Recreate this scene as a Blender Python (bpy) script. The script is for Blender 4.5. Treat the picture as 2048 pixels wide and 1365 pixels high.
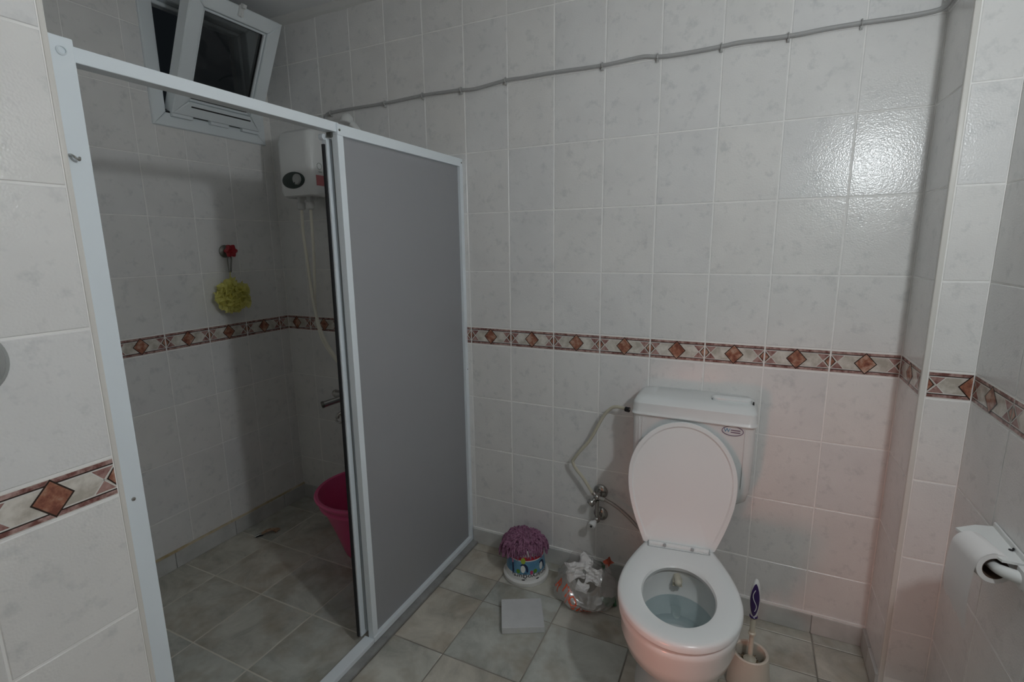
import bpy, bmesh, math, random
from math import pi, sin, cos, radians, sqrt
from mathutils import Vector, Matrix, noise

for o in list(bpy.data.objects):
    bpy.data.objects.remove(o, do_unlink=True)
S = bpy.context.scene
COL = S.collection
rnd = random.Random(7)

# ------------------------------------------------------------------ camera
cd = bpy.data.cameras.new('camera'); cam = bpy.data.objects.new('camera', cd); COL.objects.link(cam)
cam.location = (1.1392, -1.96837, 1.43957)
cam.rotation_euler = (1.38344, 0.01212, 0.44093)
cd.sensor_width = 36.0; cd.lens = 1007.45 / 2048 * 36.0
cd.clip_start = 0.02; cd.clip_end = 50
S.camera = cam
# ------------------------------------------------------------------ world (night outside)
w = bpy.data.worlds.new('night'); S.world = w; w.use_nodes = True
w.node_tree.nodes['Background'].inputs[0].default_value = (0.004, 0.005, 0.006, 1)
w.node_tree.nodes['Background'].inputs[1].default_value = 1.0
# ------------------------------------------------------------------ lights / exposure
LAMP_POS = (1.667, -1.37, 1.845); LAMP_R = 0.041; LAMP_POWER = 19.0
LAMP_COL = (0.92, 0.975, 1.0)
ld = bpy.data.lights.new('bulb_light', 'POINT'); lo = bpy.data.objects.new('bulb_light', ld); COL.objects.link(lo)
lo.location = LAMP_POS; ld.energy = LAMP_POWER; ld.color = LAMP_COL; ld.shadow_soft_size = LAMP_R
# added low reddish fill with no known source; tints the lower walls pink
sd = bpy.data.lights.new('low_red_fill', 'SPOT'); so = bpy.data.objects.new('low_red_fill', sd); COL.objects.link(so)
so.location = (0.72, -1.75, 0.42)
sd.energy = 10.5; sd.color = (1.0, 0.30, 0.20); sd.shadow_soft_size = 0.09
sd.spot_size = radians(46); sd.spot_blend = 0.9
so.rotation_euler = (Vector((1.30, 0.0, 0.50)) - Vector(so.location)).to_track_quat('-Z', 'Y').to_euler()
S.view_settings.view_transform = 'Standard'
S.view_settings.look = 'None'
S.view_settings.gamma = 1.0
S.view_settings.use_curve_mapping = False
S.view_settings.exposure = 0.0
S.cycles.use_light_tree = False; S.cycles.max_bounces = 7; S.cycles.diffuse_bounces = 5; S.cycles.glossy_bounces = 3; S.cycles.transmission_bounces = 6; S.cycles.transparent_max_bounces = 12
S.cycles.caustics_refractive = False; S.cycles.caustics_reflective = False

# ------------------------------------------------------------------ materials
def nd(nt, t, **kw):
    n = nt.nodes.new(t)
    for k, v in kw.items():
        setattr(n, k, v)
    return n

def pmat(name, col, rough=0.4, metal=0.0, spec=0.5, **kw):
    m = bpy.data.materials.new(name); m.use_nodes = True
    b = m.node_tree.nodes['Principled BSDF']
    b.inputs['Base Color'].default_value = (*col, 1)
    b.inputs['Roughness'].default_value = rough
    b.inputs['Metallic'].default_value = metal
    b.inputs['Specular IOR Level'].default_value = spec
    for k, v in kw.items():
        b.inputs[k].default_value = v
    return m

def mottled(name, stops, scale=6.0, rough=0.3, detail=6.0, nrough=0.6, bump=0.0, bscale=60.0, spec=0.5, rand=True, rvar=0.0, fleck=None, trans=0.0, distort=0.0, tint=None):
    """procedural stone/ceramic: noise -> colour ramp, per-object random offset"""
    m = bpy.data.materials.new(name); m.use_nodes = True
    nt = m.node_tree; b = nt.nodes['Principled BSDF']
    tc = nd(nt, 'ShaderNodeTexCoord')
    vec = tc.outputs['Object']
    oi = nd(nt, 'ShaderNodeObjectInfo')
    if rand:
        mul = nd(nt, 'ShaderNodeMath', operation='MULTIPLY'); mul.inputs[1].default_value = 37.0
        nt.links.new(oi.outputs['Random'], mul.inputs[0])
        add = nd(nt, 'ShaderNodeVectorMath', operation='ADD')
        nt.links.new(vec, add.inputs[0]); nt.links.new(mul.outputs[0], add.inputs[1]); vec = add.outputs[0]
    n = nd(nt, 'ShaderNodeTexNoise'); n.inputs['Scale'].default_value = scale; n.inputs['Detail'].default_value = detail
    n.inputs['Roughness'].default_value = nrough; n.inputs['Distortion'].default_value = distort
    nt.links.new(vec, n.inputs['Vector'])
    r = nd(nt, 'ShaderNodeValToRGB')
    cr = r.color_ramp
    while len(cr.elements) < len(stops): cr.elements.new(0.5)
    for e, (p, c) in zip(cr.elements, stops): e.position = p; e.color = (*c, 1)
    nt.links.new(n.outputs['Fac'], r.inputs['Fac'])
    out = r.outputs['Color']
    if fleck:
        fc, fs, f0, f1, famt = fleck
        n2 = nd(nt, 'ShaderNodeTexNoise'); n2.inputs['Scale'].default_value = fs; n2.inputs['Detail'].default_value = 3; n2.inputs['Roughness'].default_value = 0.7
        nt.links.new(vec, n2.inputs['Vector'])
        mr = nd(nt, 'ShaderNodeMapRange'); mr.inputs[1].default_value = f0; mr.inputs[2].default_value = f1; mr.inputs[4].default_value = famt
        nt.links.new(n2.outputs['Fac'], mr.inputs[0])
        mx = nd(nt, 'ShaderNodeMix', data_type='RGBA')
        nt.links.new(mr.outputs[0], mx.inputs[0]); nt.links.new(out, mx.inputs[6]); mx.inputs[7].default_value = (*fc, 1)
        out = mx.outputs[2]
    if tint:   # each tile its own firing shade
        mx = nd(nt, 'ShaderNodeMix', data_type='RGBA', blend_type='MULTIPLY'); mx.inputs[0].default_value = 1.0
        r2 = nd(nt, 'ShaderNodeValToRGB'); r2.color_ramp.elements[0].color = (*tint[0], 1); r2.color_ramp.elements[1].color = (*tint[1], 1)
        nt.links.new(oi.outputs['Random'], r2.inputs[0])
        nt.links.new(out, mx.inputs[6]); nt.links.new(r2.outputs[0], mx.inputs[7]); out = mx.outputs[2]
    nt.links.new(out, b.inputs['Base Color'])
    b.inputs['Roughness'].default_value = rough
    b.inputs['Specular IOR Level'].default_value = spec
    if trans: b.inputs['Transmission Weight'].default_value = trans
    if bump:
        n3 = nd(nt, 'ShaderNodeTexNoise'); n3.inputs['Scale'].default_value = bscale; n3.inputs['Detail'].default_value = 0.5
        nt.links.new(vec, n3.inputs['Vector'])
        bp = nd(nt, 'ShaderNodeBump'); bp.inputs['Strength'].default_value = bump; bp.inputs['Distance'].default_value = 0.002
        nt.links.new(n3.outputs['Fac'], bp.inputs['Height']); nt.links.new(bp.outputs[0], b.inputs['Normal'])
    return m

M = {}
M['tile'] = mottled('glazed_tile', [(0.30, (0.77, 0.763, 0.752)), (0.62, (0.815, 0.807, 0.793))], scale=7, detail=2.0, rough=0.22, bump=0.24, bscale=250, fleck=((0.53, 0.545, 0.545), 24, 0.55, 0.74, 0.46), tint=((0.97, 0.975, 0.982), (1.0, 0.995, 0.985)))
M['grout'] = mottled('grout', [(0.3, (0.84, 0.83, 0.81)), (0.7, (0.92, 0.91, 0.89))], scale=18, rough=0.7, rand=False, detail=1)
M['grout_floor'] = mottled('grout_floor', [(0.3, (0.16, 0.15, 0.13)), (0.7, (0.42, 0.39, 0.34))], scale=5, rough=0.8, rand=False)
M['grout_shower'] = mottled('grout_shower', [(0.3, (0.55, 0.52, 0.44)), (0.7, (0.80, 0.78, 0.70))], scale=5, rough=0.8, rand=False)
M['grout_stained'] = mottled('grout_stained', [(0.35, (0.46, 0.36, 0.19)), (0.65, (0.68, 0.62, 0.50))], scale=9, rough=0.8, rand=False)
M['floor_tile'] = mottled('floor_tile', [(0.32, (0.36, 0.36, 0.335)), (0.5, (0.54, 0.535, 0.50)), (0.68, (0.66, 0.65, 0.61))], scale=5.5, rough=0.38, detail=6, nrough=0.70, bump=0.12, bscale=40, distort=0.6,
                          fleck=((0.34, 0.28, 0.21), 6, 0.46, 0.68, 0.65), tint=((0.88, 0.93, 0.92), (1.0, 0.95, 0.87)))
M['skirting'] = mottled('skirting_tile', [(0.25, (0.44, 0.445, 0.43)), (0.7, (0.66, 0.66, 0.64))], scale=7, rough=0.4, detail=8, bump=0.08, bscale=40)
M['marble_grey'] = mottled('grey_marble', [(0.3, (0.57, 0.58, 0.585)), (0.7, (0.70, 0.71, 0.715))], scale=9, rough=0.5, detail=9)
M['sill'] = mottled('grey_sill', [(0.3, (0.20, 0.20, 0.195)), (0.7, (0.36, 0.36, 0.35))], scale=12, rough=0.5, detail=8)
M['plaster'] = mottled('plaster', [(0.3, (0.62, 0.62, 0.60)), (0.7, (0.70, 0.70, 0.68))], scale=4, rough=0.9, rand=False, bump=0.2, bscale=30)
M['ceiling'] = mottled('ceiling_paint', [(0.3, (0.76, 0.77, 0.77)), (0.7, (0.80, 0.81, 0.81))], scale=3, rough=0.9, rand=False, bump=0.1, bscale=20)
M['b_cream'] = mottled('border_cream', [(0.38, (0.47, 0.43, 0.37)), (0.62, (0.74, 0.70, 0.64))], scale=28, rough=0.2)
M['b_rust'] = mottled('border_rust', [(0.36, (0.20, 0.07, 0.05)), (0.50, (0.35, 0.15, 0.095)), (0.64, (0.52, 0.34, 0.26))], scale=45, rough=0.2)
M['b_mauve'] = mottled('border_mauve', [(0.38, (0.22, 0.095, 0.085)), (0.62, (0.46, 0.29, 0.26))], scale=45, rough=0.2)
M['b_band'] = mottled('border_band', [(0.38, (0.18, 0.072, 0.062)), (0.62, (0.48, 0.32, 0.29))], scale=60, rough=0.2)
M['b_black'] = pmat('border_black', (0.035, 0.022, 0.018), 0.25)
M['b_white'] = pmat('border_white', (0.72, 0.70, 0.66), 0.25)
M['white_frame'] = pmat('white_aluminium', (0.80, 0.86, 0.90), 0.28)
M['upvc'] = pmat('white_upvc', (0.78, 0.83, 0.85), 0.35)
M['white_plastic'] = pmat('white_plastic', (0.74, 0.75, 0.74), 0.28)
M['cream_plastic'] = pmat('cream_plastic', (0.62, 0.58, 0.48), 0.35)
M['holder_plastic'] = pmat('holder_plastic', (0.66, 0.62, 0.54), 0.42, **{'Subsurface Weight': 0.0})
M['ceramic'] = pmat('white_ceramic', (0.80, 0.81, 0.80), 0.09)
M['seat'] = pmat('seat_plastic', (0.78, 0.81, 0.81), 0.22)
M['cistern'] = pmat('cistern_plastic', (0.74, 0.77, 0.77), 0.24)
M['black'] = pmat('black_rubber', (0.012, 0.012, 0.014), 0.5)
M['dark_hole'] = pmat('dark_hole', (0.02, 0.02, 0.02), 0.8)
M['chrome'] = pmat('worn_chrome', (0.46, 0.45, 0.43), 0.22, 1.0)
M['dull_metal'] = pmat('dull_metal', (0.20, 0.20, 0.18), 0.4, 1.0)
M['brass'] = pmat('brass', (0.42, 0.38, 0.25), 0.35, 1.0)
M['braided'] = pmat('braided_steel', (0.36, 0.34, 0.32), 0.42, 0.7)
M['cable'] = pmat('grey_cable', (0.40, 0.40, 0.395), 0.45)
M['clip'] = pmat('grey_clip', (0.46, 0.46, 0.45), 0.5)
M['hose'] = pmat('cream_hose', (0.88, 0.85, 0.74), 0.4)
M['hose_clear'] = pmat('yellowed_hose', (0.58, 0.55, 0.44), 0.35)
M['red'] = pmat('red_plastic', (0.34, 0.010, 0.020), 0.35)
M['pink'] = pmat('pink_plastic', (0.72, 0.095, 0.25), 0.35, **{'Subsurface Weight': 0.0})
M['green_dark'] = pmat('dark_green_plastic', (0.012, 0.028, 0.022), 0.35)
M['knob_grey'] = pmat('grey_knob', (0.34, 0.35, 0.34), 0.4)
M['hinge_shade'] = pmat('hinge_shade', (0.42, 0.46, 0.47), 0.4)  # grey paints shade into the hinge gaps and slot; screws share it
M['sticker_red'] = pmat('sticker_red', (0.50, 0.16, 0.17), 0.5)
M['sticker_grey'] = pmat('sticker_grey', (0.40, 0.42, 0.40), 0.5)
M['mop'] = mottled('mop_chenille', [(0.3, (0.17, 0.06, 0.12)), (0.7, (0.42, 0.22, 0.33))], scale=90, rough=0.95, rand=False, spec=0.1)
M['bucket_white'] = pmat('bucket_white', (0.78, 0.78, 0.76), 0.3)
M['bucket_blue'] = mottled('bucket_blue', [(0.3, (0.05, 0.19, 0.36)), (0.7, (0.18, 0.38, 0.52))], scale=12, rough=0.3, rand=False)
M['bucket_red'] = pmat('bucket_red', (0.42, 0.015, 0.03), 0.3)
M['bucket_navy'] = pmat('bucket_navy', (0.010, 0.022, 0.075), 0.3)
M['bucket_green'] = pmat('bucket_green', (0.13, 0.30, 0.03), 0.3)
M['bucket_lime'] = pmat('bucket_lime', (0.36, 0.46, 0.05), 0.3)
M['bucket_pink'] = pmat('bucket_pink', (0.50, 0.05, 0.14), 0.3)
M['print_black'] = pmat('print_black', (0.012, 0.012, 0.02), 0.5)
M['tissue'] = pmat('tissue_paper', (0.78, 0.76, 0.75), 0.9, spec=0.1)
M['paper_core'] = pmat('brown_card', (0.10, 0.06, 0.04), 0.9)
M['red_print'] = pmat('red_print', (0.78, 0.11, 0.04), 0.5)
M['leaf_green'] = pmat('green_wrapper', (0.05, 0.15, 0.07), 0.3)
M['leaf_red'] = pmat('red_wrapper', (0.45, 0.08, 0.04), 0.35)
M['scrap'] = mottled('brown_scrap', [(0.35, (0.30, 0.17, 0.09)), (0.65, (0.58, 0.42, 0.29))], scale=70, rough=0.7, rand=False)
M['logo_purple'] = pmat('logo_purple', (0.15, 0.09, 0.17), 0.4)
M['logo_blue'] = pmat('logo_blue', (0.03, 0.26, 0.46), 0.4)
M['handle_purple'] = pmat('handle_purple', (0.035, 0.012, 0.10), 0.3)
M['bristle'] = mottled('dirty_bristle', [(0.35, (0.10, 0.05, 0.02)), (0.7, (0.36, 0.27, 0.15))], scale=60, rough=0.9, rand=False)
M['wood'] = mottled('door_wood', [(0.3, (0.30, 0.15, 0.08)), (0.7, (0.42, 0.23, 0.13))], scale=4, rough=0.5, rand=False, distort=2.0)

def glassy(name, base, rough, trans, alpha_mix=None, ior=1.45):
    m = pmat(name, base, rough); b = m.node_tree.nodes['Principled BSDF']
    b.inputs['Transmission Weight'].default_value = trans; b.inputs['IOR'].default_value = ior
    return m
M['window_glass'] = glassy('window_glass', (0.55, 0.57, 0.58), 0.02, 1.0)
def water():
    m = bpy.data.materials.new('water'); m.use_nodes = True; nt = m.node_tree
    for n in list(nt.nodes): nt.nodes.remove(n)
    out = nd(nt, 'ShaderNodeOutputMaterial'); 
    t = nd(nt, 'ShaderNodeBsdfTransparent'); t.inputs[0].default_value = (0.88, 0.93, 0.94, 1)
    g = nd(nt, 'ShaderNodeBsdfGlossy'); g.inputs['Roughness'].default_value = 0.02; g.inputs[0].default_value = (0.95, 0.97, 0.98, 1)
    m1 = nd(nt, 'ShaderNodeMixShader'); m1.inputs[0].default_value = 0.14; nt.links.new(t.outputs[0], m1.inputs[1]); nt.links.new(g.outputs[0], m1.inputs[2])
    nt.links.new(m1.outputs[0], out.inputs[0]); return m
M['water'] = water()
def frosted():
    m = bpy.data.materials.new('frosted_acrylic'); m.use_nodes = True; nt = m.node_tree
    for n in list(nt.nodes): nt.nodes.remove(n)
    out = nd(nt, 'ShaderNodeOutputMaterial')
    d = nd(nt, 'ShaderNodeBsdfDiffuse'); d.inputs[0].default_value = (0.78, 0.79, 0.82, 1)
    t = nd(nt, 'ShaderNodeBsdfTranslucent'); t.inputs[0].default_value = (0.92, 0.93, 0.95, 1)
    r = nd(nt, 'ShaderNodeBsdfRefraction'); r.inputs['Roughness'].default_value = 0.10; r.inputs['IOR'].default_value = 1.12; r.inputs[0].default_value = (0.88, 0.89, 0.91, 1)
    g = nd(nt, 'ShaderNodeBsdfGlossy'); g.inputs['Roughness'].default_value = 0.4; g.inputs[0].default_value = (0.9, 0.9, 0.9, 1)
    m1 = nd(nt, 'ShaderNodeMixShader'); m1.inputs[0].default_value = 0.36
    nt.links.new(d.outputs[0], m1.inputs[1]); nt.links.new(t.outputs[0], m1.inputs[2])
    m2 = nd(nt, 'ShaderNodeMixShader'); m2.inputs[0].default_value = 0.45
    nt.links.new(m1.outputs[0], m2.inputs[1]); nt.links.new(r.outputs[0], m2.inputs[2])
    m3 = nd(nt, 'ShaderNodeMixShader'); m3.inputs[0].default_value = 0.05
    nt.links.new(m2.outputs[0], m3.inputs[1]); nt.links.new(g.outputs[0], m3.inputs[2])
    nt.links.new(m3.outputs[0], out.inputs[0])
    return m
M['frosted'] = frosted()
def film(name, col, tr, glossr=0.15, gloss=0.10):
    m = bpy.data.materials.new(name); m.use_nodes = True; nt = m.node_tree
    for n in list(nt.nodes): nt.nodes.remove(n)
    out = nd(nt, 'ShaderNodeOutputMaterial')
    d = nd(nt, 'ShaderNodeBsdfDiffuse'); d.inputs[0].default_value = (*col, 1)
    tl = nd(nt, 'ShaderNodeBsdfTranslucent'); tl.inputs[0].default_value = (*col, 1)
    t = nd(nt, 'ShaderNodeBsdfTransparent'); t.inputs[0].default_value = (0.96, 0.96, 0.96, 1)
    g = nd(nt, 'ShaderNodeBsdfGlossy'); g.inputs['Roughness'].default_value = glossr; g.inputs[0].default_value = (0.9, 0.9, 0.9, 1)
    m0 = nd(nt, 'ShaderNodeMixShader'); m0.inputs[0].default_value = 0.4
    nt.links.new(d.outputs[0], m0.inputs[1]); nt.links.new(tl.outputs[0], m0.inputs[2])
    m1 = nd(nt, 'ShaderNodeMixShader'); m1.inputs[0].default_value = tr
    nt.links.new(m0.outputs[0], m1.inputs[1]); nt.links.new(t.outputs[0], m1.inputs[2])
    m2 = nd(nt, 'ShaderNodeMixShader'); m2.inputs[0].default_value = gloss
    nt.links.new(m1.outputs[0], m2.inputs[1]); nt.links.new(g.outputs[0], m2.inputs[2])
    nt.links.new(m2.outputs[0], out.inputs[0])
    return m
M['bag'] = film('clear_bag_film', (0.90, 0.86, 0.84), 0.70, 0.2, 0.13)
M['puff'] = film('yellow_net', (0.86, 0.82, 0.28), 0.20, 0.5, 0.03)

# ------------------------------------------------------------------ object helpers
def tag(o, label=None, cat=None, group=None, kind=None):
    if label: o['label'] = label
    if cat: o['category'] = cat
    if group: o['group'] = group
    if kind: o['kind'] = kind
    return o

def link(name, me, parent=None, mats=None):
    o = bpy.data.objects.new(name, me); COL.objects.link(o)
    if mats:
        for m in (mats if isinstance(mats, (list, tuple)) else [mats]):
            me.materials.append(M[m] if isinstance(m, str) else m)
    if parent is not None:
        o.parent = parent
    return o

def empty(name, loc, rz=0.0):
    o = bpy.data.objects.new(name, None); COL.objects.link(o)
    o.location = loc; o.rotation_euler = (0, 0, rz); o.empty_display_size = 0.05
    return o

class G:
    """collects faces; coordinates are relative to `org`"""
    def __init__(s, org=(0, 0, 0)):
        s.v = []; s.f = []; s.m = []; s.org = Vector(org)
    def add(s, vs, fs, mi=0):
        b = len(s.v); s.v += [tuple(Vector(p) - s.org) for p in vs]
        s.f += [tuple(i + b for i in f) for f in fs]; s.m += [mi] * len(fs)
        return s
    def box(s, a, b, mi=0, bev=0.0):
        bm = bmesh.new(); bmesh.ops.create_cube(bm, size=1.0)
        for v in bm.verts:
            v.co = Vector([a[i] + (v.co[i] + 0.5) * (b[i] - a[i]) for i in range(3)])
        if bev: bmesh.ops.bevel(bm, geom=list(bm.edges), offset=bev, segments=2, profile=0.6, affect='EDGES')
        return s.bm(bm, mi)
    def bm(s, bm, mi=0, mat=None):
        bm.verts.ensure_lookup_table(); bm.verts.index_update()
        vs = [(mat @ v.co if mat else v.co.copy()) for v in bm.verts]
        s.add(vs, [[v.index for v in f.verts] for f in bm.faces], mi); bm.free(); return s
    def loft(s, rings, mi=0, cap0=True, cap1=True, closed=True):
        n = len(rings[0]); vs = [p for r in rings for p in r]; fs = []
        for i in range(len(rings) - 1):
            for j in range(n if closed else n - 1):
                k = (j + 1) % n
                fs.append((i * n + j, i * n + k, (i + 1) * n + k, (i + 1) * n + j))
        if cap0: fs.append(tuple(range(n - 1, -1, -1)))
        if cap1: fs.append(tuple((len(rings) - 1) * n + j for j in range(n)))
        return s.add(vs, fs, mi)
    def lathe(s, prof, c=(0, 0, 0), axis='Z', n=32, mi=0, cap0=False, cap1=False):
        """prof = [(r, h)...] along axis from c; axis letter or a vector"""
        ax = Vector({'X': (1, 0, 0), 'Y': (0, 1, 0), 'Z': (0, 0, 1)}[axis]) if isinstance(axis, str) else Vector(axis).normalized()
        q = Vector((0, 0, 1)).rotation_difference(ax); c = Vector(c)
        rings = [[c + q @ Vector((r * cos(2 * pi * j / n), r * sin(2 * pi * j / n), h)) for j in range(n)] for r, h in prof]
        return s.loft(rings, mi, cap0, cap1)
    def cyl(s, a, b, r, n=16, mi=0, r2=None):
        a = Vector(a); b = Vector(b); L = (b - a).length
        return s.lathe([(r, 0), (r if r2 is None else r2, L)], a, b - a, n, mi, True, True)
    def tube(s, pts, r, n=8, mi=0, sub=6, caps=True):
        P = [Vector(p) for p in pts]
        if sub > 1 and len(P) > 2:
            Q = []
            for i in range(len(P) - 1):
                p0 = P[max(i - 1, 0)]; p1 = P[i]; p2 = P[i + 1]; p3 = P[min(i + 2, len(P) - 1)]
                for k in range(sub):
                    t = k / sub
                    Q.append(0.5 * ((2 * p1) + (p2 - p0) * t + (2 * p0 - 5 * p1 + 4 * p2 - p3) * t * t + (3 * p1 - p0 - 3 * p2 + p3) * t ** 3))
            Q.append(P[-1]); P = Q
        up = Vector((0.13, 0.27, 0.95)); rings = []
        for i, p in enumerate(P):
            d = (P[min(i + 1, len(P) - 1)] - P[max(i - 1, 0)]).normalized()
            x = d.cross(up)
            if x.length < 1e-4: x = d.cross(Vector((1, 0, 0)))
            x.normalize(); y = d.cross(x)
            rr = r(i / (len(P) - 1)) if callable(r) else r
            rings.append([p + rr * (cos(2 * pi * j / n) * x + sin(2 * pi * j / n) * y) for j in range(n)])
        return s.loft(rings, mi, caps, caps)
    def sphere(s, c, r, mi=0, u=20, v=12, sc=(1, 1, 1)):
        bm = bmesh.new(); bmesh.ops.create_uvsphere(bm, u_segments=u, v_segments=v, radius=r)
        for q in bm.verts: q.co = Vector(c) + Vector([q.co[i] * sc[i] for i in range(3)])
        return s.bm(bm, mi)
    def build(s, name, mats, parent=None, smooth=False, loc=None, auto=None):
        me = bpy.data.meshes.new(name); me.from_pydata(s.v, [], s.f)
        o = link(name, me, parent, mats)
        me.polygons.foreach_set('material_index', s.m)
        bm = bmesh.new(); bm.from_mesh(me); bmesh.ops.recalc_face_normals(bm, faces=list(bm.faces)); bm.to_mesh(me); bm.free()
        if smooth or auto:
            me.polygons.foreach_set('use_smooth', [True] * len(me.polygons))
            ang = radians(auto or 40)
            bm = bmesh.new(); bm.from_mesh(me)
            for e in bm.edges:
                if len(e.link_faces) == 2 and e.calc_face_angle(0) > ang: e.smooth = False
            bm.to_mesh(me); bm.free()
        me.update()
        o.location = s.org if loc is None else loc
        return o

def P_(name, g, mats, parent, **kw):
    """part: mesh built in world coordinates hung under an unrotated empty"""
    o = g.build(name, mats, None, **kw)
    o.parent = parent; o.matrix_parent_inverse = Matrix.Translation(-Vector(parent.location))
    return o

def rect_ring(cx, cy, hx, hy, rad, z, n=6):
    pts = []
    for (sx, sy, a0) in ((1, 1, 0), (-1, 1, pi / 2), (-1, -1, pi), (1, -1, 3 * pi / 2)):
        for k in range(n + 1):
            a = a0 + (pi / 2) * k / n
            pts.append((cx + sx * (hx - rad) + rad * cos(a), cy + sy * (hy - rad) + rad * sin(a), z))
    return pts

def text_geo(body, size, bold=0.0):
    cu = bpy.data.curves.new('txt', 'FONT'); cu.body = body; cu.size = size; cu.align_x = 'CENTER'; cu.align_y = 'CENTER'; cu.resolution_u = 3; cu.offset = bold * size
    to = bpy.data.objects.new('txt', cu); COL.objects.link(to)
    dg = bpy.context.evaluated_depsgraph_get()
    me = bpy.data.meshes.new_from_object(to.evaluated_get(dg))
    vs = [v.co.copy() for v in me.vertices]; fs = [tuple(p.vertices) for p in me.polygons]
    bpy.data.objects.remove(to); bpy.data.curves.remove(cu); bpy.data.meshes.remove(me)
    return vs, fs

# ------------------------------------------------------------------ room dimensions
XL, XC, YC, XR, ZC = -1.165, 1.595, -0.224, 1.71, 2.535
XP, YP = 0.05, -1.467           # partition face / its end
YF = -2.75                      # wall behind the camera
ZB0, ZB1 = 1.00, 1.08           # patterned border band
SK = 0.075                      # skirting height
GAP = 0.0042; TH = 0.006
ROT = {'-Y': 0.0, '+X': pi / 2, '-X': -pi / 2}

tile_cache = {}
def tile_mesh(wd, ht, mat, t=TH, c=0.0013):
    k = (round(wd, 4), round(ht, 4), mat, t)
    if k in tile_cache: return tile_cache[k]
    hx = wd / 2 - GAP / 2; hz = ht / 2 - GAP / 2
    rc = lambda ix, y: [(-hx + ix, y, -hz + ix), (hx - ix, y, -hz + ix), (hx - ix, y, hz - ix), (-hx + ix, y, hz - ix)]
    vs = rc(0, 0) + rc(0, -(t - c)) + rc(c * 1.2, -t)
    fs = []
    for a in (0, 4):
        for j in range(4): fs.append((a + j, a + (j + 1) % 4, a + 4 + (j + 1) % 4, a + 4 + j))
    fs.append((8, 9, 10, 11))
    me = bpy.data.meshes.new('tile'); me.from_pydata(vs, [], fs); me.materials.append(M[mat]); me.update()
    tile_cache[k] = me; return me

def at_wall(face, plane, u, z, off=TH):
    """point `off` behind the finished face; u runs to the right as seen from the room"""
    if face == '-Y': return (u, plane + off, z)
    if face == '+X': return (plane - off, u, z)
    return (plane + off, u, z)

def put_tile(parent, face, plane, u0, u1, z0, z1, mat='tile'):
    if u1 - u0 < 0.012 or z1 - z0 < 0.012: return
    o = bpy.data.objects.new('tile', tile_mesh(u1 - u0, z1 - z0, mat)); COL.objects.link(o)
    o.location = at_wall(face, plane, (u0 + u1) / 2, (z0 + z1) / 2); o.rotation_euler = (0, 0, ROT[face]); o.parent = parent

def subtract(r, h):
    u0, u1, z0, z1 = r; a0, a1, b0, b1 = h
    if a1 <= u0 or a0 >= u1 or b1 <= z0 or b0 >= z1: return [r]
    out = []
    if a0 > u0: out.append((u0, a0, z0, z1)); u0 = a0
    if a1 < u1: out.append((a1, u1, z0, z1)); u1 = a1
    if b0 > z0: out.append((u0, u1, z0, b0))
    if b1 < z1: out.append((u0, u1, b1, z1))
    return out

# border tile print -------------------------------------------------
def border_polys():
    L = []
    def tri(m, l, p): L.append((m, l, p))
    def line(m, l, a, b, wd):
        a = Vector(a); b = Vector(b); d = (b - a).normalized(); n_ = Vector((-d.y, d.x)) * wd / 2
        L.append((m, l, [tuple(a - n_), tuple(b - n_), tuple(b + n_), tuple(a + n_)]))
    R = lambda x0, x1, z0, z1: [(x0, z0), (x1, z0), (x1, z1), (x0, z1)]
    for s in (1, -1):
        z = lambda v: v * s
        q = lambda a, b: (min(z(a), z(b)), max(z(a), z(b)))
        L.append((3, 1, R(-.1, .1, *q(.0275, .0355))))      # brown band
        L.append((4, 1, R(-.1, .1, *q(.0250, .0275))))      # black hairline
        L.append((5, 1, R(-.1, .1, *q(.0222, .0250))))      # white line
    L.append((0, 1, R(-.1, .1, -.0225, .0225)))
    for s in (1, -1):
        tri(2, 2, [(s * .1, .0225), (s * .060, .0225), (s * .080, 0)])
        tri(2, 2, [(s * .1, -.0225), (s * .060, -.0225), (s * .080, 0)])
        tri(4, 2, [(s * .1, .0190), (s * .1, -.0190), (s * .083, 0)])
        tri(1, 3, [(s * .1, .0155), (s * .1, -.0155), (s * .0865, 0)])
        line(5, 4, (s * .1, .0225), (s * .060, -.0225), .0024)
        line(5, 4, (s * .1, -.0225), (s * .060, .0225), .0024)
    tri(4, 5, [(-.0325, 0), (0, -.0365), (.0325, 0), (0, .0365)])
    tri(1, 6, [(-.0288, 0), (0, -.0324), (.0288, 0), (0, .0324)])
    return L
BP = border_polys()
def clip(poly, a, keep_ge):
    out = []
    for i in range(len(poly)):
        p = poly[i]; q = poly[(i + 1) % len(poly)]
        ip = p[0] >= a if keep_ge else p[0] <= a; iq = q[0] >= a if keep_ge else q[0] <= a
        if ip: out.append(p)
        if ip != iq:
            t = (a - p[0]) / (q[0] - p[0]); out.append((a, p[1] + t * (q[1] - p[1])))
    return out
bcache = {}
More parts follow.
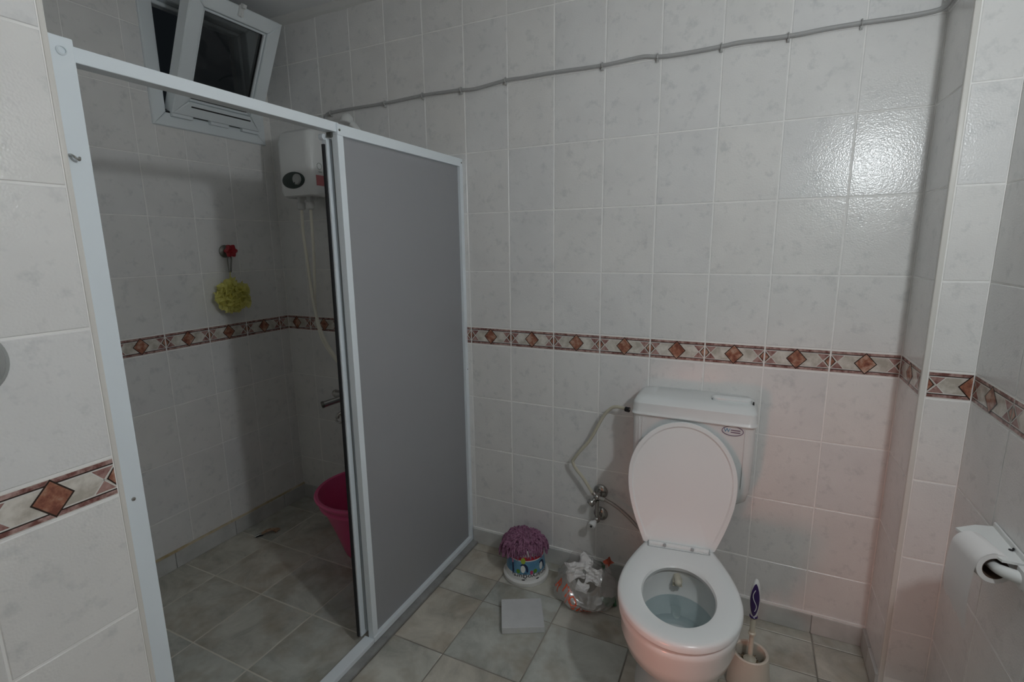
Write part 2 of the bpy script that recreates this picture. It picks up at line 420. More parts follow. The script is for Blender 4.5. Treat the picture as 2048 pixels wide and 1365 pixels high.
def border_mesh(a, b, stretch=1.0):
    k = (round(a, 4), round(b, 4), round(stretch, 3))
    if k in bcache: return bcache[k]
    g = G(); hx = (b - a) * stretch / 2 - GAP / 2; mid = (a + b) / 2
    base = tile_mesh((b - a) * stretch, ZB1 - ZB0, 'b_white')
    g.add([v.co for v in base.vertices], [tuple(p.vertices) for p in base.polygons], 5)
    for m, l, p in BP:
        p = clip(clip(p, a, True), b, False)
        if len(p) < 3: continue
        pts = [((x - mid) * stretch, -TH - 0.00015 * l, z) for x, z in p]
        pts = [(max(-hx + .0006, min(hx - .0006, x)), y, z) for x, y, z in pts]
        g.add(pts, [tuple(range(len(pts)))], m)
    me = bpy.data.meshes.new('border_tile'); me.from_pydata(g.v, [], g.f)
    for n in ('b_cream', 'b_rust', 'b_mauve', 'b_band', 'b_black', 'b_white'): me.materials.append(M[n])
    me.polygons.foreach_set('material_index', g.m)
    bm = bmesh.new(); bm.from_mesh(me)
    for f in bm.faces:
        f.normal_update()
        if f.normal.y > 0.5: f.normal_flip()
    bm.to_mesh(me); bm.free()
    me.update(); bcache[k] = me; return me
def put_border(parent, face, plane, u0, u1, z, a=-.1, stretch=1.0):
    b = a + (u1 - u0) / stretch
    o = bpy.data.objects.new('border_tile', border_mesh(a, b, stretch)); COL.objects.link(o)
    o.location = at_wall(face, plane, (u0 + u1) / 2, z); o.rotation_euler = (0, 0, ROT[face]); o.parent = parent

def rows(zoff, top):
    z = [(ZB0 - .25 * (k + 1) + zoff, ZB0 - .25 * k + zoff) for k in range(4)]
    z += [(ZB1 + .25 * k + zoff, ZB1 + .25 * (k + 1) + zoff) for k in range(6)]
    return [(max(a, SK), min(b, top)) for a, b in z if b > SK + .02 and a < top - .02]

def tile_wall(parent, face, plane, cols, zoff=0.0, holes=(), border=None, top=ZC):
    for i, (u0, u1) in enumerate(cols):
        for z0, z1 in rows(zoff, top):
            rs = [(u0, u1, z0, z1)]
            for h in holes: rs = [q for r in rs for q in subtract(r, h)]
            for r in rs: put_tile(parent, face, plane, *r)
    for u0, u1, a, st in border: put_border(parent, face, plane, u0, u1, (ZB0 + ZB1) / 2 + zoff, a, st)

def struct(name, g, mat, label, cat):
    o = g.build(name, mat); return tag(o, label, cat, kind='structure')

GB = 0.0014   # grout lies this far behind the tile faces
# ---- back wall
wall_back = struct('wall_back', G().box((XL - .12, GB, -.1), (XR + .12, .14, ZC + .1)), 'grout', 'white tiled back wall behind the toilet with a rust diamond border', 'wall')
xs_ = [XL] + [round(-1.0 + .2 * k, 3) for k in range(13)] + [XC]
cols = [(xs_[i], xs_[i + 1]) for i in range(len(xs_) - 1)]
bord = [(u0, u1, (.1 - (u1 - u0)) if i == 0 else -.1, 1.0) for i, (u0, u1) in enumerate(cols)]
tile_wall(wall_back, '-Y', 0.0, cols, border=bord)
# ---- left wall of the shower (with the window hole)
WY0, WY1, WZ0, WZ1 = -.588, -.043, 1.957, 2.525
g = G()
for a, b in (((XL - .16, YP - .1, -.1), (XL - GB, .1, WZ0 + .02)), ((XL - .16, YP - .1, WZ0 + .02), (XL - GB, WY0 + .02, ZC + .1)),
             ((XL - .16, WY1 - .02, WZ0 + .02), (XL - GB, .1, ZC + .1)), ((XL - .16, WY0 + .02, WZ1 - .02), (XL - GB, WY1 - .02, ZC + .1))):
    g.box(a, b)
wall_left = struct('wall_left', g, 'grout', 'tiled left wall of the shower below and around the small window', 'wall')
ys = [YP] + [round(-.057 - .2 * k, 3) for k in range(7, -1, -1)] + [0.0]
ys = [y for y in ys if y > YP - 1e-6]
ys = sorted(set(ys)); cols = [(ys[i], ys[i + 1]) for i in range(len(ys) - 1)]
bord = [(u0, u1, (.1 - (u1 - u0)) if i == 0 else -.1, 1.0) for i, (u0, u1) in enumerate(cols)]
tile_wall(wall_left, '+X', XL, cols, border=bord, holes=[(WY0 + .012, WY1 - .012, WZ0 + .012, ZC)])
# ---- column in the right back corner
wall_column = struct('wall_column', G().box((XC + GB, YC + GB, -.1), (XR + .14, .05, ZC + .1)), 'grout', 'tiled corner column standing out beside the toilet', 'column')
tile_wall(wall_column, '-X', XC, [(YC + .012, -.0005)], border=[(YC + .012, -.0005, -.1, (-.0005 - YC - .012) / .2)])
for o in [c for c in wall_column.children]: pass
tile_wall(wall_column, '-Y', YC, [(XC + .013, XR)], border=[(XC + .013, XR, -.1, (XR - XC - .013) / .1)])
# ---- right wall
wall_right = struct('wall_right', G().box((XR + GB, YF - .1, -.1), (XR + .14, YC + .05, ZC + .1)), 'grout', 'tiled right wall with the paper holder', 'wall')
ys = [YC - .236 * k for k in range(0, 11)]
ys = [y for y in ys if y > YF] + [YF]
cols = [(ys[i + 1], ys[i]) for i in range(len(ys) - 1)]
bord = [(u0, u1, -.1, (u1 - u0) / .2) for u0, u1 in cols]
tile_wall(wall_right, '-X', XR, cols, border=bord)
# ---- partition on the left in front (its own joint height)
wall_part = struct('wall_partition', G().box((XL - .1, YF - .1, -.1), (XP - GB, YP, ZC + .1)), 'grout', 'tiled partition wall in the left foreground beside the shower', 'wall')
ys = [YP - .006 - .2 * k for k in range(0, 7)]
ys = [y for y in ys if y > YF] + [YF]
cols = [(ys[i + 1], ys[i]) for i in range(len(ys) - 1)]
bord = [(u0, u1, (.1 - (u1 - u0)) if i == len(cols) - 1 else -.1, 1.0) for i, (u0, u1) in enumerate(cols)]
tile_wall(wall_part, '+X', XP, cols, zoff=-.03, border=bord)
# ---- wall behind the camera, with an unseen wooden door added for warm bounce
struct('wall_front', G().box((XP - .1, YF - .12, -.1), (XR + .12, YF, ZC + .1)), 'plaster', 'plain wall behind the camera', 'wall')
d1 = empty('added_door', (.75, YF, 0)); tag(d1, 'unseen brown wooden door added behind the camera for warm bounce', 'door', kind='structure')
P_('door_leaf', G().box((.35, YF, .01), (1.15, YF + .035, 2.0), bev=.004), 'wood', d1)
for z0, z1 in ((.2, .95), (1.1, 1.85)): P_('door_panel', G().box((.47, YF + .033, z0), (1.03, YF + .045, z1), bev=.006), 'wood', d1)
g = G(); g.cyl((.42, YF + .03, 1.02), (.42, YF + .085, 1.02), .011); g.cyl((.42, YF + .08, 1.02), (.54, YF + .08, 1.02), .009); P_('door_handle', g, 'chrome', d1, smooth=True)
# ---- ceiling + plaster cove
struct('ceiling', G().box((XL - .12, YF - .1, ZC), (XR + .12, .12, ZC + .1)), 'ceiling', 'plain painted ceiling above the shower', 'ceiling')
g = G(); N = 60
prof = [(0.0, ZC), (0.0, ZC - .03), (-.012, ZC - .022), (-.026, ZC - .006), (-.03, ZC)]
rings = []
for i in range(N + 1):
    x = XL + (XC - XL) * i / N; k = 1 + .5 * noise.noise(Vector((x * 5, 0, 3)))
    rings.append([(x, p[0] * k, ZC - (ZC - p[1]) * k) for p in prof])
g.loft(rings); struct('trim_1', g, 'plaster', 'rough plaster fillet where the back wall meets the ceiling', 'trim')
# ---- corner profiles
struct('trim_2', G().box((XC - .001, YC - .001, .0), (XC + .0125, YC + .0125, ZC), bev=.003), 'b_white', 'white plastic corner profile on the tiled column', 'trim')
struct('trim_3', G().box((XP - .011, YP - .0065, .0), (XP + .001, YP + .003, ZC), bev=.003), 'b_white', 'white plastic edge profile on the foreground partition wall', 'trim')

# ---- floor with single tiles
floor = struct('floor', G().box((-.04, YF - .1, -.12), (XR + .1, .12, -.0025)).box((XL - .1, YF - .1, -.12), (-.04, .12, -.0018), 1), ['grout_floor', 'grout_shower'], 'grey stone-look tiled floor', 'floor')
fcache = {}
def floor_tile(x0, x1, y0, y1):
    if x1 - x0 < .012 or y1 - y0 < .012: return
    k = (round(x1 - x0, 4), round(y1 - y0, 4))
    if k not in fcache:
        hx = k[0] / 2 - .0024; hy = k[1] / 2 - .0024; c = .0016
        rc = lambda i, z: [(-hx + i, -hy + i, z), (hx - i, -hy + i, z), (hx - i, hy - i, z), (-hx + i, hy - i, z)]
        vs = rc(0, -.008) + rc(0, -c) + rc(c, 0); fs = []
        for a in (0, 4):
            for j in range(4): fs.append((a + j, a + (j + 1) % 4, a + 4 + (j + 1) % 4, a + 4 + j))
        fs.append((8, 9, 10, 11))
        me = bpy.data.meshes.new('floor_tile'); me.from_pydata(vs, [], fs); me.materials.append(M['floor_tile']); me.update(); fcache[k] = me
    o = bpy.data.objects.new('floor_tile', fcache[k]); COL.objects.link(o); o.parent = floor
    o.location = ((x0 + x1) / 2, (y0 + y1) / 2, rnd.uniform(-.0006, 0))
def grid(xa, xb, xref, px, ya, yb, yref, py):
    def cuts(a, b, ref, p):
        k0 = math.ceil((a - ref) / p); c = [a]; k = k0
        while ref + k * p < b:
            if ref + k * p > a: c.append(ref + k * p)
            k += 1
        return c + [b]
    X_ = cuts(xa, xb, xref, px); Y_ = cuts(ya, yb, yref, py)
    for i in range(len(X_) - 1):
        for j in range(len(Y_) - 1): floor_tile(X_[i], X_[i + 1], Y_[j], Y_[j + 1])
grid(XL, -.065, -.65, .295, YP, 0.0, -.712, .292)
grid(.009, XC, .228, .301, YC, 0.0, -.36, .301)
grid(.009, XR, .228, .301, YP, YC, -.36, .301)
grid(XP, XR, .228, .301, YF, YP, -.36, .301)
# ---- skirting tiles
skc = {}
def skirting(name, face, plane, u0, u1, ref, label, pitch=.30):
    g = G()
    if face == '-Y': g.box((u0, plane - .001, 0), (u1, plane + .004, SK - .002))
    elif face == '+X': g.box((plane - .004, u0, 0), (plane + .001, u1, SK - .002))
    else: g.box((plane - .001, u0, 0), (plane + .004, u1, SK - .002))
    p = struct(name, g, 'grout', label, 'skirting')
    c = [u0]; k = math.ceil((u0 - ref) / pitch)
    while ref + k * pitch < u1 - .01:
        if ref + k * pitch > u0 + .01: c.append(ref + k * pitch)
        k += 1
    c.append(u1)
    for i in range(len(c) - 1):
        L = c[i + 1] - c[i] - .003; key = round(L, 4)
        if key not in skc:
            gg = G().box((-L / 2, -.0095, 0), (L / 2, .003, SK), bev=.0015)
            me = bpy.data.meshes.new('skirting_tile'); me.from_pydata(gg.v, [], gg.f); me.materials.append(M['skirting']); me.update(); skc[key] = me
        o = bpy.data.objects.new('skirting_tile', skc[key]); COL.objects.link(o)
        o.location = at_wall(face, plane, (c[i] + c[i + 1]) / 2, 0.0, 0.0); o.rotation_euler = (0, 0, ROT[face]); o.parent = p
    return p
bb_ = skirting('baseboard_back', '-Y', 0.0, -.016, XC, .228, 'grey stone skirting along the back wall behind the toilet')
skirting('baseboard_shower', '-Y', 0.0, XL, -.075, -.65, 'grey stone skirting along the back wall inside the shower')
bl = skirting('baseboard_left', '+X', XL, YP, 0.0, -.45, 'grey stone skirting along the shower left wall with a yellowed joint')
skirting('baseboard_column', '-X', XC, YC, -.0, -1.0, 'grey stone skirting along the side of the column')
skirting('baseboard_right', '-X', XR, YF, YC, -.36, 'grey stone skirting along the right wall')
o = G().box((XL - .002, YP, SK - .001), (XL + .006, 0, SK + .011)).build('joint_strip', 'grout_stained', None); o.parent = bl
o = G().box((-.016, -.006, SK - .001), (XC, .002, SK + .007)).build('joint_strip', 'grout', None); o.parent = bb_
# sill under the shower screen
struct('trim_4', G().box((-.068, YP, 0.0), (.010, 0, .010), bev=.002), 'sill', 'narrow dark grey marble sill under the shower screen', 'sill')

# ------------------------------------------------------------------ shower screen (fixed)
XS = -.040
sc = empty('shower_screen', (XS, -.7, .01)); tag(sc, 'white aluminium shower screen frame with fixed frosted pane', 'shower screen')
P_('post', G().box((XS - .022, YP + .003, .010), (XS + .020, -1.395, 1.822), bev=.002), 'white_frame', sc)
P_('top_rail', G().box((XS - .022, -1.397, 1.784), (XS + .014, -.722, 1.812), bev=.002), 'white_frame', sc)
P_('top_rail', G().box((XS - .020, -.735, 1.775), (XS + .020, -.002, 1.808), bev=.002), 'white_frame', sc)
P_('wall_jamb', G().box((XS - .022, -.024, .030), (XS + .020, -.0005, 1.776), bev=.002), 'white_frame', sc)
P_('stile', G().box((XS - .006, -.735, .030), (XS + .018, -.710, 1.776), bev=.002), 'white_frame', sc)
P_('bottom_track', G().box((XS - .022, -1.397, .010), (XS + .020, -.735, .028), bev=.002), 'white_frame', sc)
P_('bottom_track', G().box((XS - .006, -.735, .012), (XS + .022, -.001, .034), bev=.002), 'white_frame', sc)
P_('fixed_pane', G().box((XS + .003, -.712, .03), (XS + .007, -.022, 1.777)), 'frosted', sc)
def screw(c, n, r, mat, parent, name='screw'):
    g = G(); g.lathe([(r, 0), (r, r * .35), (r * .65, r * .75), (.0004, r * .8)], c, n, 12, 0, True, True)
    return P_(name, g, mat, parent, smooth=True)
screw((XS + .020, -1.418, .918), (1, 0, 0), .0042, 'chrome', sc)
screw((XS + .020, -.727, 1.790), (1, 0, 0), .0036, 'dull_metal', sc)
screw((XS + .020, -.012, 1.791), (1, 0, 0), .0032, 'dull_metal', sc)
screw((XS + .020, -.010, .880), (1, 0, 0), .0026, 'dull_metal', sc)
g = G(); g.lathe([(.0085, 0), (.0085, .003), (.006, .005), (.006, .0015), (.0005, .0015)], (XS + .020, -1.416, 1.797), 'X', 20, 0, True, False); P_('screw_cap', g, 'white_frame', sc, smooth=True)
g = G(); g.tube([(XS + .019, -1.430, 1.615), (XS + .026, -1.429, 1.614), (XS + .032, -1.426, 1.609), (XS + .032, -1.421, 1.606), (XS + .028, -1.418, 1.611)], .0024, 8); P_('hook', g, 'chrome', sc, smooth=True)
P_('corner_bracket', G().box((XS - .02, -.742, 1.770), (XS + .0, -.730, 1.786), bev=.001), 'dull_metal', sc)
# sliding door behind it
sl = empty('sliding_door', (-.074, -.4, .03)); tag(sl, 'frosted sliding shower door with black rubber edge behind the fixed pane', 'shower door')
XD = -.074
def lean(g):
    g.v = [(x, y + .014 * (z / 1.75), z) for x, y, z in g.v]; return g
P_('stile', lean(G().box((XD - .010, -.752, .034), (XD + .010, -.714, 1.770), bev=.002)), 'white_frame', sl)
P_('stile_groove', lean(G().box((XD + .0098, -.732, .05), (XD + .0106, -.729, 1.765))), 'knob_grey', sl)
P_('stile', G().box((XD - .010, -.055, .034), (XD + .010, -.027, 1.770), bev=.002), 'white_frame', sl)
P_('rail', G().box((XD - .009, -.714, 1.735), (XD + .009, -.055, 1.768), bev=.002), 'white_frame', sl)
P_('rail', G().box((XD - .009, -.714, .034), (XD + .009, -.055, .060), bev=.002), 'white_frame', sl)
P_('pane', G().box((XD - .002, -.715, .058), (XD + .002, -.053, 1.737)), 'frosted', sl)
P_('rubber_seal', lean(G().box((XD - .006, -.7585, .036), (XD + .004, -.752, 1.752), bev=.001)), 'black', sl)
P_('roller', G().cyl((XD - .008, -.744, 1.772), (XD + .008, -.744, 1.772), .009), 'white_frame', sl, smooth=True)

# ------------------------------------------------------------------ window
wn = empty('window_1', (XL, (WY0 + WY1) / 2, WZ0)); tag(wn, 'small white window tilted open into the shower below the ceiling', 'window', kind='structure')
FW = .058
fr = [((WY0, WZ0), (WY1, WZ0 + FW), 'frame_bar'), ((WY0, WZ1 - FW), (WY1, WZ1), 'frame_bar'), ((WY0, WZ0 + FW), (WY0 + FW, WZ1 - FW), 'frame_bar'), ((WY1 - FW, WZ0 + FW), (WY1, WZ1 - FW), 'frame_bar')]
def mitred(y0, y1, z0, z1, w_, x0, x1, side):
    # one mitred bar of a rectangular frame, x0 back, x1 front
    o = {'b': [(y0, z0), (y1, z0), (y1 - w_, z0 + w_), (y0 + w_, z0 + w_)], 't': [(y0 + w_, z1 - w_), (y1 - w_, z1 - w_), (y1, z1), (y0, z1)],
         'l': [(y0, z0), (y0 + w_, z0 + w_), (y0 + w_, z1 - w_), (y0, z1)], 'r': [(y1 - w_, z0 + w_), (y1, z0), (y1, z1), (y1 - w_, z1 - w_)]}[side]
    cy = sum(p[0] for p in o) / 4; cz = sum(p[1] for p in o) / 4
    e = .0006
    sh = lambda p, k: (p[0] + (cy - p[0]) * 0 + (k if p[0] < cy else -k), p[1] + (k if p[1] < cz else -k))
    g = G()
    r0 = [(x0, *sh(p, e)) for p in o]; r1 = [(x1 - .004, *sh(p, e)) for p in o]; r2 = [(x1, *sh(p, .004)) for p in o]
    g.loft([r0, r1, r2]); return g
for sd_ in 'btlr':
    P_('frame_bar', mitred(WY0, WY1, WZ0, WZ1, FW, XL - .06, XL + .012, sd_), 'upvc', wn)
for sd_ in 'btlr':   # inner stop of the frame, set back
    P_('frame_stop', mitred(WY0 + FW, WY1 - FW, WZ0 + FW, WZ1 - FW, .018, XL - .06, XL - .022, sd_), 'upvc', wn)
sh_ = empty('sash', (XL + .012, 0, WZ0 + FW + .006)); sh_.parent = wn; sh_.matrix_parent_inverse = Matrix.Translation(-Vector(wn.location))
# sash is a part (pivot) whose pieces are its sub-parts; built closed, then turned about its lower edge
TILT = radians(26.5)
SY0, SY1, SL = -.520, -.096, .500
class _D: pass
def sash_piece(name, g, mat, **kw):
    rot = Matrix.Translation(sh_.location) @ Matrix.Rotation(TILT, 4, 'Y')
    g.v = [tuple(rot @ Vector(v)) for v in g.v]
    o = g.build(name, mat, None, **kw); o.parent = sh_
    o.matrix_parent_inverse = (Matrix.Translation(sh_.location)).inverted()
    return o
for sd_ in 'btlr':
    sash_piece('sash_bar', mitred(SY0, SY1, 0, SL, .062, -.030, .026, sd_), 'upvc')
    sash_piece('glazing_bead', mitred(SY0 + .062, SY1 - .062, .062, SL - .062, .012, -.022, .018, sd_), 'upvc')
sash_piece('glass', G().box((-.004, SY0 + .066, .066), (.004, SY1 - .066, SL - .066)), 'window_glass')
g = G()
for sd_ in 'btlr':
    gg = mitred(SY0 + .072, SY1 - .072, .072, SL - .072, .005, -.005, .007, sd_); g.add(gg.v, gg.f)
sash_piece('rubber_gasket', g, 'black')
sash_piece('vent_slot', G().box((.0255, SY0 + .075, .040), (.0265, SY1 - .06, .046)), 'dark_hole')
g = G(); g.box((.026, -.318, SL - .040), (.034, -.296, SL + .004), bev=.002); g.box((.030, -.316, SL - .005), (.05, -.299, SL + .012), bev=.003); g.cyl((.034, -.307, SL - .034), (.042, -.307, SL - .034), .007)
sash_piece('latch', g, 'white_plastic')
for y in (-.47, -.30, -.14):
    P_('hinge', G().box((XL + .010, y - .045, WZ0 + FW - .016), (XL + .030, y + .045, WZ0 + FW + .004), bev=.003), 'upvc', wn)
P_('drip_gap', G().box((XL - .05, WY0 + FW + .005, WZ0 + FW + .001), (XL + .004, WY1 - FW - .005, WZ0 + FW + .005)), 'dark_hole', wn)

# ------------------------------------------------------------------ water heater
hx0, hx1, hy1, hz0, hz1 = -.905, -.690, -.205, 1.675, 1.972
he = empty('water_heater', ((hx0 + hx1) / 2, 0, hz0)); tag(he, 'white instant water heater with dark oval dial on the shower wall', 'water heater')
cx, cy, hx_, hy_ = (hx0 + hx1) / 2, (hy1 - .001) / 2, (hx1 - hx0) / 2, -hy1 / 2
g = G(); rings = []
for z, k, rad in ((hz0 + .014, .78, .03), (hz0 + .003, .86, .035), (hz0, .90, .035), (hz0 + .006, .96, .035), (hz0 + .03, 1.0, .035), (hz1 - .05, 1.0, .035), (hz1 - .012, .95, .04), (hz1, .86, .04), (hz1 + .004, .6, .03)):
    rings.append([(x, cy + (y - cy), z) for x, y, z in rect_ring(cx, -.001 - hy_ * k if False else cy * k + (-.001) * (1 - k), hx_ * k, hy_ * k, rad * k, z)])
g.loft(rings); P_('body', g, 'white_plastic', he, smooth=True)
dial = G(); zc = 1.748; xc_ = -.803
pts = lambda kx, kz, y, dx=0: [(xc_ + dx + kx * cos(a) , y, zc + kz * sin(a)) for a in [2 * pi * j / 36 for j in range(36)]]
dial.loft([pts(.070, .037, hy1 + .01), pts(.070, .037, hy1 - .004), pts(.062, .030, hy1 - .006)], 0, False, True)
dp = P_('control_panel', dial, 'green_dark', he, smooth=True)
g = G(); g.lathe([(.024, 0), (.024, .008), (.021, .012), (.0005, .0125)], (xc_ + .030, hy1 - .004, zc + .002), (0, -1, 0), 24)
kb = g.build('knob', 'knob_grey', None, smooth=True); kb.parent = dp; kb.matrix_parent_inverse = Matrix.Translation(-Vector(dp.location)) @ Matrix.Translation(Vector((0, 0, 0)))
g = G(); g.cyl((xc_ + .022, hy1 - .0165, zc - .014), (xc_ + .022, hy1 - .0180, zc - .014), .0028); kd = g.build('knob_dot', 'black', None); kd.parent = dp
P_('sticker', G().box((hx1 - .001, -.178, 1.722), (hx1 + .0008, -.105, 1.768)), 'sticker_red', he)
g = G(); g.tube([(hx1 + .0008, -.155 + .014 * cos(a), 1.808 + .014 * sin(a)) for a in [2 * pi * j / 16 for j in range(17)]], .0016, 5, sub=1); g.box((hx1, -.162, 1.780), (hx1 + .0008, -.142, 1.786)); g.box((hx1, -.132, 1.776), (hx1 + .0008, -.127, 1.796))
P_('printed_mark', g, 'sticker_grey', he)
for x in (-.862, -.802):
    g = G(); g.lathe([(.016, 0), (.016, -.030), (.019, -.032), (.019, -.060), (.012, -.066)], (x, -.12, hz0 + .012), 'Z', 16, 0, True, True); P_('pipe_connector', g, 'white_plastic', he, smooth=True)
P_('power_lead', G().tube([(-.775, -.09, hz1 - .02), (-.778, -.06, hz1 + .04), (-.777, -.02, 2.03), (-.777, -.008, 2.045)], .0045, 8), 'cable', he, smooth=True)
# hoses
def thing_mesh(name, g, mat, label, cat, group=None, **kw):
    # re-origin to the bounding-box base
    vs = g.v; c = Vector([(min(v[i] for v in vs) + max(v[i] for v in vs)) / 2 for i in range(3)]); c.z = min(v[2] for v in vs)
    g.v = [tuple(Vector(v) - c) for v in vs]
    o = g.build(name, mat, None, loc=c, **kw); return tag(o, label, cat, group)
A = [(-.862, 1.622), (-.864, 1.504), (-.851, 1.334), (-.834, 1.16), (-.793, 1.01), (-.715, .901), (-.63, .84), (-.56, .90), (-.52, 1.1), (-.50, 1.5), (-.49, 1.80)]
thing_mesh('shower_hose', G().tube([(x, -.12 + .05 * (i > 6), z) for i, (x, z) in enumerate(A)] + [(-.475, -.075, 1.90)], .0072, 8), 'hose', 'cream hose hanging straight from the left heater outlet toward the shower head', 'hose', smooth=True)
B = [(-.802, 1.622), (-.812, 1.431), (-.828, 1.284), (-.846, 1.159), (-.845, 1.058), (-.816, .957), (-.735, .86), (-.66, .80), (-.62, .74)]
thing_mesh('supply_hose', G().tube([(x, -.12 + .006 * i, z) for i, (x, z) in enumerate(B)], .0072, 8), 'hose', 'cream hose looping from the right heater outlet down to the tap', 'hose', smooth=True)
# shower head
shd = empty('hand_shower', (-.53, 0, 1.9)); tag(shd, 'white hand shower hung on the back wall above the screen', 'shower head')
g = G(); b0 = Vector((-.475, -.075, 1.90))
g.tube([b0, (-.497, -.078, 1.932), (-.520, -.080, 1.960), (-.545, -.080, 1.988)], lambda t: .0125 + .004 * t, 14); P_('handle', g, 'white_plastic', shd, smooth=True)
g = G(); g.lathe([(.0005, .034), (.014, .031), (.024, .022), (.029, .008), (.030, -.006), (.027, -.010), (.0005, -.012)], (-.572, -.086, 2.003), (.12, .25, .95), 24); P_('spray_head', g, 'white_plastic', shd, smooth=True)
g = G(); g.cyl((-.49, .0, 1.925), (-.487, -.06, 1.925), .011); g.lathe([(.022, 0), (.022, -.008), (.012, -.012)], (-.49, 0, 1.925), 'Y', 16, 0, True, True); g.lathe([(.017, -.02), (.017, .02)], (-.487, -.078, 1.92), (-.5, -.15, .8), 16, 0, True, True); P_('wall_bracket', g, 'white_plastic', shd, smooth=True)

# ------------------------------------------------------------------ power cable with clips
CB = [(-.777, 2.045), (-.768, 2.066), (-.736, 2.074), (-.617, 2.078), (-.412, 2.078), (-.207, 2.085), (-.067, 2.083), (-.013, 2.082), (.054, 2.077), (.194, 2.090), (.279, 2.089), (.399, 2.090), (.59, 2.086), (.691, 2.091), (.744, 2.0925), (.788, 2.085), (.863, 2.081), (.996, 2.084), (1.052, 2.087), (1.193, 2.082), (1.292, 2.085), (1.387, 2.085), (1.48, 2.083), (1.545, 2.084)]
cab = empty('power_cable', (.4, 0, 2.08)); tag(cab, 'grey electric cable clipped along the tile joint high on the back wall', 'cable')
g = G(); g.tube([(x, -.0085, z) for x, z in CB] + [(1.577, -.016, 2.087), (1.586, -.05, 2.094), (1.586, -.11, 2.125), (1.586, -.16, 2.19), (1.586, -.19, 2.32), (1.586, -.19, 2.53)], .0068, 8, sub=4)
P_('cord', g, 'cable', cab, smooth=True)
for x, z in ((-.736, 2.074), (-.412, 2.078), (-.207, 2.085), (-.013, 2.082), (.194, 2.090), (.59, 2.086), (.788, 2.085), (.996, 2.084), (1.193, 2.082), (1.387, 2.085)):
    g = G(); g.tube([(x, 0, z + .009), (x, -.010, z + .010), (x, -.0175, z + .004), (x, -.0175, z - .004), (x, -.008, z - .009)], .0022, 6, sub=3)
    g.box((x - .004, -.010, z - .017), (x + .004, 0, z - .007), bev=.001); g.cyl((x, -.009, z - .0125), (x, -.013, z - .0125), .003)
    P_('clip', g, 'clip', cab)

# ------------------------------------------------------------------ stop valve + bath puff on the left wall
sv = empty('stop_valve', (XL, -.328, 1.429)); tag(sv, 'red wheel stop valve with metal rosette on the shower left wall', 'valve')
g = G(); g.lathe([(.030, 0), (.030, .006), (.022, .012), (.012, .016)], (XL, -.330, 1.429), 'X', 24, 0, True, True); P_('rosette', g, 'dull_metal', sv, smooth=True)
P_('stem', G().cyl((XL + .01, -.332, 1.430), (XL + .052, -.334, 1.430), .008), 'dull_metal', sv, smooth=True)
g = G(); n_ = 60; ring = lambda x, k: [(x, -.335 + k * (1 + .13 * cos(6 * a)) * cos(a), 1.431 + k * (1 + .13 * cos(6 * a)) * sin(a)) for a in [2 * pi * j / n_ for j in range(n_)]]
g.loft([ring(XL + .042, .022), ring(XL + .046, .028), ring(XL + .058, .028), ring(XL + .063, .021), ring(XL + .060, .009), ring(XL + .064, .007)]); P_('handwheel', g, 'red', sv, smooth=True)
pf = empty('bath_puff', (XL + .06, -.37, 1.15)); tag(pf, 'yellow net bath puff hanging from the red valve by a snap hook', 'bath puff')
g = G(); g.tube([(XL + .036, -.334, 1.418), (XL + .046, -.333, 1.395), (XL + .05, -.341, 1.365), (XL + .05, -.346, 1.33)], .0035, 8); g.tube([(XL + .036, -.334, 1.418), (XL + .036, -.346, 1.395), (XL + .044, -.352, 1.36), (XL + .05, -.354, 1.33)], .003, 8); P_('snap_hook', g, 'dull_metal', pf, smooth=True)
P_('cord', G().tube([(XL + .05, -.35, 1.335), (XL + .055, -.356, 1.31), (XL + .06, -.36, 1.28)], .0022, 6), 'puff', pf)
g = G(); pc = Vector((XL + .078, -.368, 1.222)); pr_ = random.Random(3)
for k in range(120):       # ruffled petals of folded netting
    d = Vector((pr_.gauss(0, 1), pr_.gauss(0, 1), pr_.gauss(0, 1))).normalized()
    t1 = d.orthogonal().normalized(); t1.rotate(Matrix.Rotation(pr_.uniform(0, 6.28), 3, d)); t2 = d.cross(t1)
    R0 = pr_.uniform(.050, .084); W_ = pr_.uniform(.024, .040); n1 = 12; ph = pr_.uniform(0, 6.28)
    ra, rb = [], []
    for i in range(n1 + 1):
        u = -1 + 2 * i / n1; wv = .009 * sin(u * 8 + ph)
        base = pc + d * (R0 - .02 - .018 * u * u) + t1 * (W_ * u) + t2 * wv
        ra.append(base); rb.append(base + d * (.022 + .006 * sin(u * 13 + ph)) + t2 * (.010 * sin(u * 10 + ph)))
    g.loft([ra, rb], 0, False, False, closed=False)
for v in range(len(g.v)):
    x, y, z = g.v[v]; g.v[v] = (max(x, XL + .004), y, z)
P_('netting', g, 'puff', pf, smooth=True)

# ------------------------------------------------------------------ shower tap
tp = empty('shower_tap', (-.70, 0, .60)); tag(tp, 'chrome shower tap on the back wall half hidden by the sliding door', 'tap')
g = G(); g.cyl((-.80, -.055, .685), (-.60, -.055, .685), .020); g.sphere((-.80, -.055, .685), .021); g.sphere((-.60, -.055, .685), .021); P_('mixer_body', g, 'chrome', tp, smooth=True)
for x in (-.775, -.625):
    g = G(); g.lathe([(.030, 0), (.030, -.006), (.018, -.014), (.014, -.05)], (x, 0, .685), 'Y', 20, 0, True, True); P_('wall_flange', g, 'chrome', tp, smooth=True)
g = G(); g.cyl((-.70, -.06, .685), (-.775, -.175, .660), .0165); P_('spout', g, 'chrome', tp, smooth=True)
g = G(); g.lathe([(.0175, 0), (.0175, .012), (.0145, .012), (.0145, .002), (.0002, .002)], (-.771, -.169, .662), (-.075, -.115, -.025), 20); P_('spout_ring', g, 'dull_metal', tp, smooth=True)
